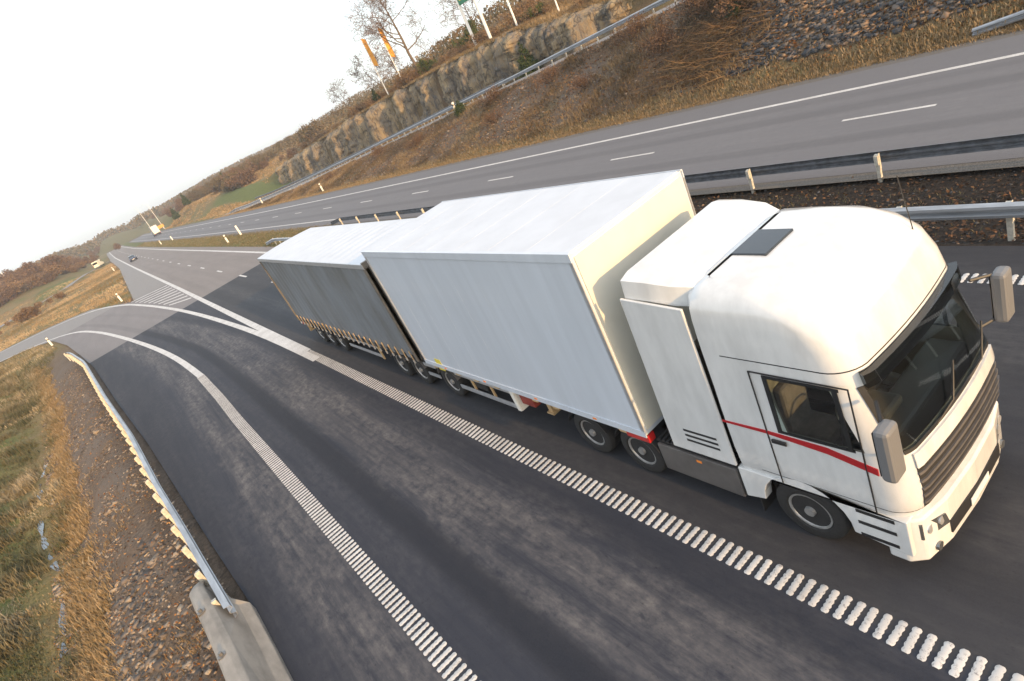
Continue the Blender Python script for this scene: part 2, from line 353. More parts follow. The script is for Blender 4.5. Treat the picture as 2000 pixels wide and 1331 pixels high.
# ------------------------------------------------------------------ mesh helpers
class MB:
    def __init__(s): s.v = []; s.f = []
    def add(s, v, f):
        o = len(s.v); s.v += [tuple(p) for p in v]; s.f += [tuple(i+o for i in q) for q in f]
    def box(s, x0, x1, y0, y1, z0, z1):
        s.add([(x0,y0,z0),(x1,y0,z0),(x1,y1,z0),(x0,y1,z0),(x0,y0,z1),(x1,y0,z1),(x1,y1,z1),(x0,y1,z1)],
              [(0,3,2,1),(4,5,6,7),(0,1,5,4),(1,2,6,5),(2,3,7,6),(3,0,4,7)])
        return s
    def prism(s, prof, a0, a1, axis='x'):
        """closed profile extruded along an axis: x -> (y,z) profile, y -> (x,z), z -> (x,y)"""
        n = len(prof)
        def P(a, p): return (a, p[0], p[1]) if axis == 'x' else ((p[0], a, p[1]) if axis == 'y' else (p[0], p[1], a))
        s.add([P(a0, p) for p in prof] + [P(a1, p) for p in prof],
              [tuple(range(n))[::-1], tuple(range(n, 2*n))] + [(i, (i+1) % n, n+(i+1) % n, n+i) for i in range(n)])
        return s
    def tube(s, pts, rad, n=6, caps=True):
        rings = []; k = len(pts)
        if not hasattr(rad, '__len__'): rad = [rad]*k
        pv = [Vector(p) for p in pts]
        for i, p in enumerate(pv):
            d = (pv[min(i+1, k-1)] - pv[max(i-1, 0)]).normalized()
            a = d.cross(Vector((0, 0, 1)) if abs(d.z) < .9 else Vector((1, 0, 0))).normalized(); b = d.cross(a)
            rings += [p + rad[i]*(math.cos(2*math.pi*j/n)*a + math.sin(2*math.pi*j/n)*b) for j in range(n)]
        f = [(i*n+j, i*n+(j+1) % n, (i+1)*n+(j+1) % n, (i+1)*n+j) for i in range(k-1) for j in range(n)]
        if caps: f += [tuple(range(n))[::-1], tuple(range((k-1)*n, k*n))]
        s.add(rings, f); return s
    def lathe_x(s, prof, cx, cy, cz, n=28):
        """profile (x, r) turned about the X axis"""
        k = len(prof)
        v = [(cx+x, cy+r*math.cos(2*math.pi*j/n), cz+r*math.sin(2*math.pi*j/n)) for x, r in prof for j in range(n)]
        f = [(i*n+j, i*n+(j+1) % n, (i+1)*n+(j+1) % n, (i+1)*n+j) for i in range(k-1) for j in range(n)]
        f += [tuple(range(n)), tuple(range((k-1)*n, k*n))[::-1]]
        s.add(v, f); return s
    def build(s, name, m, parent=None, bevel=0, smooth=False, loc=None):
        me = bpy.data.meshes.new(name); me.from_pydata([tuple(p) for p in s.v], [], s.f)
        bm = bmesh.new(); bm.from_mesh(me); bmesh.ops.recalc_face_normals(bm, faces=bm.faces); bm.to_mesh(me); bm.free()
        if m: me.materials.append(M_[m] if isinstance(m, str) else m)
        if smooth:
            me.polygons.foreach_set('use_smooth', [True]*len(me.polygons))
            try: me.set_sharp_from_angle(angle=R(40))
            except Exception: pass
        o = bpy.data.objects.new(name, me); C.objects.link(o)
        if parent: o.parent = parent
        if loc: o.location = loc
        if bevel:
            md = o.modifiers.new('bevel', 'BEVEL'); md.width = bevel; md.segments = 2; md.limit_method = 'ANGLE'
        return o
def tag(o, label=None, cat=None, group=None, kind=None):
    if label: o['label'] = label
    if cat: o['category'] = cat
    if group: o['group'] = group
    if kind: o['kind'] = kind
    return o
def empty(name, loc, label, cat, group=None, rz=0):
    o = bpy.data.objects.new(name, None); C.objects.link(o); o.location = loc; o.rotation_euler[2] = rz
    o.empty_display_size = .3
    return tag(o, label, cat, group)
KIDS = {}
def kids(o): return [c for c in bpy.data.objects if c.parent == o]
def copy_tree(o, loc, rz=None, scale=None, label=None, klist=None):
    c = o.copy(); C.objects.link(c); c.location = loc
    if rz is not None: c.rotation_euler[2] = rz
    if scale: c.scale = scale if hasattr(scale, '__len__') else (scale,)*3
    if label: c['label'] = label
    for k in (klist if klist is not None else kids(o)):
        d = k.copy(); C.objects.link(d); d.parent = c
        for g in kids(k):
            e = g.copy(); C.objects.link(e); e.parent = d
    return c
def np_mesh(name, verts, faces, m, tint=None, kind=None, parent=None):
    """fast mesh; faces is an (n,3) or (n,4) array; tint one value per face"""
    me = bpy.data.meshes.new(name); n, k = faces.shape
    me.vertices.add(len(verts)); me.vertices.foreach_set('co', np.asarray(verts, np.float32).ravel())
    me.loops.add(n*k); me.loops.foreach_set('vertex_index', faces.astype(np.int32).ravel())
    me.polygons.add(n); me.polygons.foreach_set('loop_start', np.arange(0, n*k, k, dtype=np.int32))
    try: me.polygons.foreach_set('loop_total', np.full(n, k, np.int32))
    except Exception: pass
    me.update(calc_edges=True)
    if tint is not None:
        a = me.attributes.new('tint', 'FLOAT', 'FACE'); a.data.foreach_set('value', np.asarray(tint, np.float32))
    me.materials.append(M_[m]); o = bpy.data.objects.new(name, me); C.objects.link(o)
    if kind: o['kind'] = kind
    if parent: o.parent = parent
    return o

# ------------------------------------------------------------------ ground
def axis(parts):
    a = []
    for lo, hi, st in parts: a += list(np.arange(lo, hi, st))
    return np.array(a + [parts[-1][1]])
gx = axis([(-3000, -400, 200), (-400, -130, 30), (-130, -40, 5), (-40, -16, 1.2), (-16, -1.5, .22), (-1.5, 12.8, 1.5), (12.8, 17.6, .4),
           (17.6, 28.2, 1.5), (28.2, 40, .3), (40, 47.5, 1.0), (47.5, 50, .4), (50, 64, 1.2), (64, 140, 4), (140, 500, 24), (500, 3000, 250)])
gy = axis([(-60, 0, 5), (0, 36, .28), (36, 60, .6), (60, 180, 1.2), (180, 330, 3), (330, 900, 14), (900, 2000, 60), (2000, 4000, 400)])
GX, GY = np.meshgrid(gx, gy); GZ = height(GX, GY)
nx, ny = len(gx), len(gy)
V = np.stack([GX, GY, GZ], -1).reshape(-1, 3)
i0 = (np.arange(ny-1)[:, None]*nx + np.arange(nx-1)[None, :]).ravel()
F = np.stack([i0, i0+1, i0+nx+1, i0+nx], 1)
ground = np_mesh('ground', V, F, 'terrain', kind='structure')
ground.data.polygons.foreach_set('use_smooth', np.ones(len(F), bool))
# cover: r golden grass, g green grass, b gravel
def cover(x, y):
    dl = np.clip(np.where(y < 93.7, itp(y, LEDGE), medge(y)) - x, 0, None)
    dr = x - 28.6 - oc(y)
    left = dl > 0
    n1 = fbm(x*.25, y*.25, 4, 41); n2 = fbm(x*.06, y*.06, 3, 43)
    nb = 1-ss(62, 90, y)
    g = np.zeros_like(x) ; gr = np.zeros_like(x); b = np.zeros_like(x)
    g = np.where(left, np.clip(ss(3.6, 4.6, dl)*nb + (1-nb)*.9, 0, 1), g)
    gr = np.where(left, np.clip(.35 + n1*1.2, 0, 1)*ss(4.5, 6.5, dl)*nb + (1-nb)*np.clip(.15+n1, 0, .6), gr)
    b = np.where(left, (1-ss(3.4, 4.4, dl+n1*.8))*nb*.95, b)
    # green field on the far left
    fl = ss(-8, -10, x)*(1-ss(-19, -23, -x*-1))*0 + ss(-8.5, -10, x)*ss(-24, -21, x)*ss(238, 244, y)*(1-ss(268, 276, y))
    gr = np.where(left, np.maximum(gr, fl*.95), gr)
    med = (x > 13+rc(y)) & (x < 17.3+oc(y))
    g = np.where(med, ss(52, 66, y)*.5, g); gr = np.where(med, ss(50, 62, y)*.8 + .25*np.clip(n1*2-.4, 0, 1), gr); b = np.where(med, .25*(1-ss(50, 60, y)), b)
    rgt = dr > 0
    g = np.where(rgt, np.clip((1-ss(1.0, 1.9, dr+n1*.5)) + .35*np.clip(n1*2, 0, 1), 0, 1), g)
    hi = x > 47
    g = np.where(hi, np.clip(.35+n1*.9, 0, 1), g); gr = np.where(rgt, .2*np.clip(n1*2-.2, 0, 1), gr)
    b = np.where(rgt & ~hi, ss(.9, 1.6, dr)*np.clip(.35+fbm(x*.3, y*.3, 3, 47), 0, .8)*(1-ss(60, 100, y)), b)
    fr = ss(150, 170, y)*rgt
    g = np.where(left, np.maximum(g*(1-fl), 0), g); g = g*(1-fr) + fr*.85; b = b*(1-fr); gr = gr*(1-fr) + fr*np.clip(.25+n2, 0, .7)
    fld = rgt*ss(160, 168, y)*(1-ss(225, 240, y))*ss(7, 9, dr)*(1-ss(17, 21, dr))
    gr = np.maximum(gr, fld*.95)
    g = np.where(y > 500, .5, g); gr = np.where(y > 500, .4, gr)
    return g, gr, b
cg, cgr, cb = cover(V[:, 0], V[:, 1])
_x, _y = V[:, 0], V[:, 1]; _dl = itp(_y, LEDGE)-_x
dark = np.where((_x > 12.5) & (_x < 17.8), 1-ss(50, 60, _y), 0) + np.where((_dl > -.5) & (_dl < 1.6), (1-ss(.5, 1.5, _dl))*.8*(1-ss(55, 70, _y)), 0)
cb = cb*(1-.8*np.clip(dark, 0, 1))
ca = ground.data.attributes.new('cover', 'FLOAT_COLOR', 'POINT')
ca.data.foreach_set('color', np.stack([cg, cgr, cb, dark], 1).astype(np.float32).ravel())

# ------------------------------------------------------------------ road sheets
def strip(name, ys, xl, xr, z, m, nseg=1, kind='structure', cross_shift=None, zf=None):
    ys = np.asarray(ys, float); L = np.array([xl(y) for y in ys]); Rr = np.array([xr(y) for y in ys])
    t = np.linspace(0, 1, nseg+1)
    X = L[:, None]*(1-t) + Rr[:, None]*t; Y = np.repeat(ys[:, None], nseg+1, 1)
    Z = np.full_like(X, z) if zf is None else np.repeat(np.array([zf(y) for y in ys])[:, None], nseg+1, 1)+z
    v = np.stack([X, Y, Z], -1).reshape(-1, 3); k = nseg+1
    i = (np.arange(len(ys)-1)[:, None]*k + np.arange(nseg)[None, :]).ravel()
    f = np.stack([i, i+1, i+k+1, i+k], 1)
    o = np_mesh(name, v, f, m, kind=kind)
    sh = np.array([cross_shift(y) if cross_shift else 0 for y in ys])
    cr = (X - sh[:, None]).ravel()
    a = o.data.attributes.new('cross', 'FLOAT', 'POINT'); a.data.foreach_set('value', cr.astype(np.float32))
    return o
YS = axis([(-60, 0, 10), (0, 200, 3), (200, 900, 15), (900, 1400, 50)])
f_ = lambda fn, a: (lambda y: float(fn(y)) + a)
strip('road_main_carriageway', YS, f_(rc, 4.13), f_(rc, 13.02), 0.0, 'asph_main', 4, cross_shift=rc)
strip('road_opposite_carriageway', YS, f_(oc, 17.25), f_(oc, 28.0), 0.0, 'asph_opp', 4, cross_shift=oc)
strip('road_opposite_shoulder', YS, f_(oc, 27.0), f_(oc, 28.75), -0.006, 'shoulder', 2)
strip('road_median_shoulder', YS, f_(oc, 16.75), f_(oc, 17.6), -0.008, 'shoulder', 1)
# exit lane + gore: from the left paving edge to the main carriageway
YE = axis([(-60, 0, 5), (0, 86, 1), (86, 93.7, .7)])
def rampshift(y): return float(itp(y, [(-60, 0), (28, 0), (33, -.05), (39.8, -.3), (48.4, -1.1), (59.5, -2.4), (73.6, -4.3), (86.6, -6.5), (94, -8)]))
def exr(y): return 4.16+float(rc(y)) if y <= 86 else float(np.interp(y, [86, 90, 108.8], [.2, -.6, -5]))
strip('road_exit_lane', YE, lambda y: float(itp(y, LEDGE)), exr, -0.002, 'asph_ramp', 6, cross_shift=rampshift)
strip('road_hard_shoulder', axis([(86, 300, 6), (300, 900, 20)]), lambda y: float(medge(y)), f_(rc, 4.16), -0.002, 'asph_plain', 2)
# the slip road swinging off to the left, as one sheet between its two borders
def bridge_sheet(name, A, B, z, m, n=40):
    def res(P):
        P = np.array(P, float); d = np.r_[0, np.cumsum(np.hypot(*np.diff(P, axis=0).T))]; t = np.linspace(0, d[-1], n)
        return np.stack([np.interp(t, d, P[:, 0]), np.interp(t, d, P[:, 1])], 1)
    a, b = res(A), res(B); v = np.zeros((2*n, 3)); v[:n, :2] = a; v[n:, :2] = b; v[:, 2] = z
    i = np.arange(n-1); o = np_mesh(name, v, np.stack([i, i+1, i+n+1, i+n], 1), m, kind='structure')
    o.data.attributes.new('cross', 'FLOAT', 'POINT'); return o
bridge_sheet('road_exit_slip', [(-9.8, 93.7)] + RAMPN[1:], [(exr(93.7), 93.7), (-5, 108.8), (-9.7, 116.6), (-14.6, 121), (-19, 122.8), (-24, 126.2), (-34, 133), (-60, 145), (-120, 168)], -0.001, 'asph_plain')
strip('road_raised_slip', axis([(-60, 180, 4)]), lambda y: float(rrail(y))-.5, lambda y: float(rrail(y))+6.2, .012, 'asph_plain', 2, zf=lambda y: float(zramp(y))-.02)
# lane on the far left running into the distance
fl = FL
flr = [(x-.5, y+6.5) for x, y in fl]
def poly_sheet(name, A, B, m, dz=.03, n=60):
    o = bridge_sheet(name, A, B, 0, m, n); me = o.data
    co = np.zeros(len(me.vertices)*3, np.float32); me.vertices.foreach_get('co', co); co = co.reshape(-1, 3)
    z = height(co[:, 0].astype(float), co[:, 1].astype(float)); co[:, 2] = z + dz; me.vertices.foreach_set('co', co.ravel()); me.update(); return o
far_lane = poly_sheet('road_far_lane', fl, flr, 'asph_plain', .12)

# ------------------------------------------------------------------ markings
def rumble(name, yc0, yc1, pitch, x0, x1, xshift=lambda y: 0, bumps=5):
    """ribbed edge line: a row of scalloped bars across the line"""
    v = []; f = []; y = yc0
    while y < yc1:
        L = .047; n = bumps; o = len(v); K = n*4
        xs = [x0 + (x1-x0)*k/K for k in range(K+1)]
        sh = xshift(y); tilt = .012*math.sin(y*12.9)
        for k, x in enumerate(xs):
            a = L*(.80+.24*abs(math.sin(math.pi*k*n/K))) + rnd.uniform(-.003, .003)
            if k in (0, K): a *= .75
            v += [(x+sh, y-a+tilt*(k/K-.5), .0045), (x+sh, y+a+tilt*(k/K-.5), .0045), (x+sh, y-a*.7, .0095), (x+sh, y+a*.7, .0095)]
        for k in range(K):
            i = o+4*k; f += [(i, i+4, i+6, i+2), (i+2, i+6, i+7, i+3), (i+3, i+7, i+5, i+1)]
        y += pitch
    return np_mesh(name, np.array(v), np.array(f), 'paint', kind='structure')
rumble('road_marking_ribbed_line', -2.0, 26.2, .155, 3.955, 4.315)
rumble('road_marking_ribbed_exit_line', 0, 33.2, .155, .135, .505, lambda y: float(itp(y, [(0, 0), (24, 0), (28, .04), (33, .02)])))
rumble('road_marking_ribbed_median_line', -4.0, 30.0, .155, 11.59, 11.93, lambda y: float(itp(y, [(0, 0), (30, .12)])), 4)
def line_path(name, pts, wd, z=.005, n=None):
    P = np.array(pts, float); d = np.r_[0, np.cumsum(np.hypot(*np.diff(P, axis=0).T))]
    n = n or max(2, int(d[-1]/2.5)); t = np.linspace(0, d[-1], n)
    # smooth through the points
    X = np.interp(t, d, P[:, 0]); Y = np.interp(t, d, P[:, 1])
    for _ in range(3):
        X[1:-1] = (X[:-2]+2*X[1:-1]+X[2:])/4; Y[1:-1] = (Y[:-2]+2*Y[1:-1]+Y[2:])/4
    tx, ty = np.gradient(X), np.gradient(Y); l = np.hypot(tx, ty); nx_, ny_ = -ty/l*wd/2, tx/l*wd/2
    v = np.zeros((2*n, 3)); v[:n] = np.stack([X-nx_, Y-ny_, np.full(n, z)], 1); v[n:] = np.stack([X+nx_, Y+ny_, np.full(n, z)], 1)
    i = np.arange(n-1); return np_mesh(name, v, np.stack([i, i+1, i+n+1, i+n], 1), 'paint', kind='structure')
yy = [26.2, 40, 55, 75, 100, 150, 200, 300, 450, 600, 900]
line_path('road_marking_line', [(4.13+float(rc(y)), y) for y in yy], .36)
line_path('road_marking_gore_line', [(4.02, 24.5), (4.0, 30), (3.88, 35), (3.6, 41.2), (3.2, 49), (2.5, 59), (1.3, 71.6), (-.5, 87), (-3.4, 101.5), (-7.1, 110.6), (-11.1, 115.6), (-15.3, 119.6), (-20, 122), (-34, 131), (-60, 143)], .32, .0065)
line_path('road_marking_exit_line', [(.35, 33.2), (.1, 39.8), (-.7, 48.4), (-2, 59.5), (-3.9, 73.6), (-6.1, 86.2), (-8.4, 93.6), (-11.2, 98.8), (-15, 103.5), (-20, 107.6), (-34, 117), (-60, 130)], .32)
line_path('road_marking_median_line', [(11.88+float(rc(y)), y) for y in [30]+yy[1:]], .30)
yo = [-40, 0, 30, 60, 100, 150, 200, 300, 450, 600, 900]
line_path('road_marking_opposite_inner_line', [(18.42+float(oc(y)), y) for y in yo], .18)
line_path('road_marking_opposite_outer_line', [(25.65+float(oc(y)), y) for y in yo], .26)
def dashes(name, x, fn, y0, ln, per, wd, y1=420):
    v = []; f = []; y = y0
    while y < y1:
        o = len(v)
        for yy_, s in ((y, -1), (y, 1), (y+ln, 1), (y+ln, -1)): v.append((x+float(fn(yy_))+s*wd/2, yy_, .005))
        f.append((o, o+1, o+2, o+3)); y += per
    return np_mesh(name, np.array(v), np.array(f), 'paint', kind='structure')
dashes('road_marking_opposite_dashes', 22.06, oc, 10.7-13.5, 3, 12, .16)
dashes('road_marking_lane_dashes', 7.98, rc, 57.14-1.5-60, 3, 12, .18)
# hatching in the gore
v = []; f = []
for k in range(9):
    y = 63.5+k*2.75; xl_ = float(np.interp(y, [59, 71.6, 87], [2.5, 1.3, -.5]))+.25; xr_ = 4.13+float(rc(y))-.3; o = len(v)
    mx_ = (xl_+xr_)/2
    v += [(xl_, y+1.6, .005), (mx_, y-.2, .005), (xr_, y-1.9, .005), (xr_, y-1.1, .005), (mx_, y+.5, .005), (xl_, y+2.3, .005)]
    f += [(o, o+1, o+4, o+5), (o+1, o+2, o+3, o+4)]
np_mesh('road_marking_hatching', np.array(v), np.array(f), 'paint', kind='structure')

# ------------------------------------------------------------------ guard rails
def wprof(side=1):      # W-beam facing side (+1 = bulges to +x); (x, z)
    p = [(0, .160), (.03, .155), (.105, .125), (.115, .065), (.03, .02), (.03, -.02), (.115, -.065), (.105, -.125), (.03, -.155), (0, -.160)]
    q = [(x-.012, z) for x, z in p[::-1]]
    return [(side*x, z) for x, z in p+q]
def sweep(mb, pts, prof):
    P = [Vector(p) for p in pts]; n = len(prof); rings = []
    for i, p in enumerate(P):
        d = (P[min(i+1, len(P)-1)]-P[max(i-1, 0)]); d.z = 0; d.normalize(); s = Vector((d.y, -d.x, 0))
        rings += [p + s*x + Vector((0, 0, z)) for x, z in prof]
    f = [(i*n+j, i*n+(j+1) % n, (i+1)*n+(j+1) % n, (i+1)*n+j) for i in range(len(P)-1) for j in range(n)]
    f += [tuple(range(n))[::-1], tuple(range((len(P)-1)*n, len(P)*n))]
    mb.add(rings, f)
def guardrail(xf, y0, y1, side, spacing, label, group=None, zf=lambda y: 0, bmat='steel', pmat='post', ztop=.6, endlow=(), step=1.5, post_dx=.1, pw=.05):
    root = empty('guard_rail', (0, 0, 0), label, 'guard rail', group)
    root.location = (xf(y0), y0, zf(y0)); bx, by, bz = root.location
    ys = list(np.arange(y0, y1, step)) + [y1]
    def zz(y):
        z = ztop
        for e, ln in endlow: z = min(z, .08 + (ztop-.08)*min(1, abs(y-e)/ln))
        return z
    mb = MB(); sweep(mb, [(xf(y)-bx, y-by, zf(y)-bz+zz(y)) for y in ys], wprof(side)); mb.build('beam', bmat, root, smooth=True)
    pm = MB(); pm.box(-.045, .045, -pw, pw, -.55, ztop+.12); pm.box(-.045, .045, -pw-.012, -pw-.001, ztop-.30, ztop+.14); pm.box(-.085, .0, -pw, pw, ztop-.17, ztop+.10)
    k = 0; first = None; y = y0+.6
    while y < y1-.1 and k < 100:
        x = xf(y)-side*post_dx
        if zz(y) > ztop*.75:
            if first is None: first = pm.build('post', pmat, root); o = first
            else: o = first.copy(); C.objects.link(o); o.parent = root
            o.location = (x-bx, y-by, zf(y)-bz); k += 1
        y += spacing
    return root
guardrail(lambda y: float(lrail(y)), 11.9, 69, 1, 1.5, 'long pale steel guard rail curving along the gravel bank left of the exit lane', ztop=.66, endlow=((70, 3.5),), pw=.05)
guardrail(lambda y: 13.35+float(rc(y)), -12, 68, -1, 2.0, 'median guard rail beside the truck carriageway, pale beam on sunlit posts', 'guard rails of the median', ztop=.62, endlow=((69, 5),))
guardrail(lambda y: 16.95, -12, 56, 1, 4.0, 'dark median guard rail beside the opposite carriageway, seen from its back', 'guard rails of the median', bmat='steel_old', ztop=.55, endlow=((57, 4),))
guardrail(lambda y: float(rrail(y)), -10, 168, -1, 2.0, 'long guard rail climbing along the raised slip road above the scrub bank', zf=lambda y: float(zramp(y)), ztop=.62, endlow=((170, 8),))
guardrail(lambda y: float(rrail(y))+6.1, 60, 164, -1, 2.0, 'farther guard rail of the raised slip road, at the foot of the cliff', zf=lambda y: float(zramp(y)), ztop=.62, bmat='steel_old')
guardrail(lambda y: 29.1, -14, 10.6, -1, 2.0, 'short guard rail on the verge of the opposite carriageway below the scree', ztop=.6, endlow=((11.4, 4),))

# concrete parapet end, lower left
root = empty('concrete_barrier', (-2.1, 7, 0), 'pale weathered concrete barrier end with two bolts where the left guard rail stops', 'barrier')
def cb(yt, xl_, xm, xr_, h, hr):
    return [(xl_, yt, -.5), (xl_, yt, h-.06), (xl_+.05, yt, h), (xm, yt, h+.015), (xm+.10, yt, h-.05), (xr_-.18, yt, hr+.12), (xr_, yt, hr), (xr_+.02, yt, -.5)]
secs = []
for yt, a in [(14.1, (-2.62, -2.42, -2.30, .50, .30)), (13.5, (-2.63, -2.40, -2.12, .74, .46)), (12.75, (-2.58, -2.35, -1.98, .80, .44)), (12.55, (-2.56, -2.34, -1.76, .80, .20)),
              (11, (-2.46, -2.24, -1.72, .82, .14)), (8, (-2.34, -2.13, -1.66, .83, .12)), (3, (-2.25, -2.05, -1.60, .84, .12)), (-8, (-2.2, -2.0, -1.55, .84, .12))]:
    secs.append([(x+2.1, y-7, z) for x, y, z in cb(yt, *a)])
mb = MB(); n = 8
mb.add([p for s_ in secs for p in s_], [(i*n+j, i*n+(j+1) % n, (i+1)*n+(j+1) % n, (i+1)*n+j) for i in range(len(secs)-1) for j in range(n)] + [tuple(range(n))[::-1], tuple(range((len(secs)-1)*n, len(secs)*n))])
mb.build('body', 'concrete', root, bevel=.02)
for yb, xb in ((12.35, -2.44), (10.65, -2.33)):
    b_ = MB(); b_.tube([(0, 0, -.02), (0, 0, .035)], .085, 6); b_.tube([(0, 0, .03), (0, 0, .10)], .035, 8)
    b_.build('bolt', 'bolt', root, loc=(xb+2.1, yb-7, .81))

# ------------------------------------------------------------------ marker posts
def marker(x, y, label, head=True, rz=0):
    global _mk
    z = H(x, y)
    if _mk is None:
        r_ = empty('marker_post', (x, y, z), label, 'marker post', 'white marker posts along the roads', rz)
        m_ = MB(); m_.prism([(-.09, -.05), (.09, -.05), (.11, .0), (.09, .05), (-.09, .05), (-.11, 0)], -.3, .74, 'z'); m_.build('post', 'marker', r_)
        m_ = MB(); m_.prism([(-.092, -.052), (.092, -.052), (.112, .0), (.092, .052), (-.092, .052), (-.112, 0)], .74, .90, 'z'); m_.build('band', 'black', r_)
        m_ = MB(); m_.prism([(-.09, -.05), (.09, -.05), (.11, .0), (.09, .05), (-.09, .05), (-.11, 0)], .90, 1.06, 'z'); m_.build('cap', 'marker', r_)
        m_ = MB(); m_.box(-.035, .035, -.058, -.0525, .76, .88); m_.build('reflector', 'reflector', r_)
        _mk = r_; _mk['k'] = 1; del _mk['k']; return r_
    return copy_tree(_mk, (x, y, z), rz, 1.15, label)
_mk = None
for x, y, lb in [(-9.6, 89, 'white marker post with black band beside the near edge of the exit slip road'),
                 (-.9, 96, 'white marker post in the golden grass wedge behind the striped gore'),
                 (1.3, 190, 'white marker post at the far tip of the golden grass wedge'),
                 (14.5, 94.6, 'white marker post with black band standing in the median grass'),
                 (15.2, 200, 'small white marker post far down the median'),
                 (30.9, 135.5, 'white marker post where the raised slip road begins'),
                 (29.6, 92.3, 'white marker post in the orange verge below the raised slip road'),
                 (-29.5, 214, 'white marker post by the far lane at the left edge of the photo')]:
    marker(x, y, lb)
o = copy_tree(_mk, (37.4, 61.3, float(zramp(61.3))-.3), 0, 1.35, 'white marker post leaning over the guard rail of the raised slip road'); 
def plain_post(x, y, h, lb):
    z = H(x, y); r_ = empty('road_stake', (x, y, z), lb, 'road stake', 'pale plain posts in the median')
    m_ = MB(); m_.box(-.13, .13, -.025, .025, -.2, h); m_.build('board', 'marker', r_)
    m_ = MB(); m_.box(-.04, .04, .027, .06, -.3, h-.1); m_.build('stake', 'post', r_)
plain_post(16.8, 96, 1.5, 'taller pale post with no band in the median, next to a marker post')
plain_post(17.4, 190, 1.2, 'distant pale post with no band near the end of the median')

# ------------------------------------------------------------------ wheels
def wheel(parent, x, y, r=.5, wd=.32, side=-1):
    """side -1: outer face towards -x"""
    key = ('w', r, wd, side)
    if key in KIDS:
        t, kk = KIDS[key]; o = t.copy(); C.objects.link(o); o.parent = parent; o.location = (x, y, r)
        for k in kk: d = k.copy(); C.objects.link(d); d.parent = o
        return o
    s = side
    t = MB(); h = wd/2
    t.lathe_x([(s*h*.72, r*.60), (s*h*.98, r*.66), (s*h, r*.80), (s*h*.90, r*.95), (s*h*.78, r*.985), (s*h*.3, r), (s*h*.28, r*.978), (s*h*.22, r*.978), (s*h*.2, r),
               (-s*h*.2, r), (-s*h*.22, r*.978), (-s*h*.28, r*.978), (-s*h*.3, r), (-s*h*.78, r*.985), (-s*h*.95, r*.9), (-s*h, r*.7), (-s*h*.7, r*.58)], 0, 0, 0, 32)
    o = t.build('wheel', 'tyre', parent, smooth=True, loc=(x, y, r))
    q = MB(); q.lathe_x([(s*h*.60, r*.595), (s*h*.86, r*.61), (s*h*.84, r*.56), (s*h*.30, r*.50), (s*h*.22, r*.34), (s*h*.55, r*.30), (s*h*.62, r*.16), (s*h*1.0, r*.14), (s*h*1.02, r*.02)], 0, 0, 0, 28)
    a = q.build('rim', 'rim', o, smooth=True)
    g = MB()
    for k in range(10):
        an = 2*math.pi*k/10; g.tube([(s*h*.20, r*.43*math.cos(an), r*.43*math.sin(an)), (s*h*.30, r*.43*math.cos(an), r*.43*math.sin(an))], r*.055, 8)
    b = g.build('rim_hole', 'black', o)
    nn = MB()
    for k in range(10):
        an = 2*math.pi*(k+.5)/10; nn.tube([(s*h*.5, r*.23*math.cos(an), r*.23*math.sin(an)), (s*h*.68, r*.23*math.cos(an), r*.23*math.sin(an))], r*.028, 6)
    c = nn.build('wheel_nut', 'alu', o)
    KIDS[key] = (o, [a, b, c]); return o
def axle(root, y, r=.5, wd=.34, xo=1.3):
    for s in (-1, 1): wheel(root, s*(xo-wd/2-.02), y, r, wd, s)
    m_ = MB(); m_.tube([(-xo+wd+.02, y, r), (xo-wd-.02, y, r)], .07, 8); m_.build('axle', 'undercar', root)
def mudguard(root, y, r=.56, xo=1.28, a0=20, a1=160, m='black'):
    for s in (-1, 1):
        m_ = MB(); k = 12; v = []; f = []
        for i in range(k+1):
            a = R(a0+(a1-a0)*i/k)
            for rr_, x in ((r, s*(xo-.36)), (r, s*xo), (r+.015, s*xo), (r+.015, s*(xo-.36))): v.append((x, y+rr_*math.cos(a), .5+rr_*math.sin(a)))
        for i in range(k):
            for j in range(4): f.append((i*4+j, i*4+(j+1) % 4, (i+1)*4+(j+1) % 4, (i+1)*4+j))
        f += [(3, 2, 1, 0), (4*k, 4*k+1, 4*k+2, 4*k+3)]
        m_.add(v, f); m_.build('mudguard', m, root)

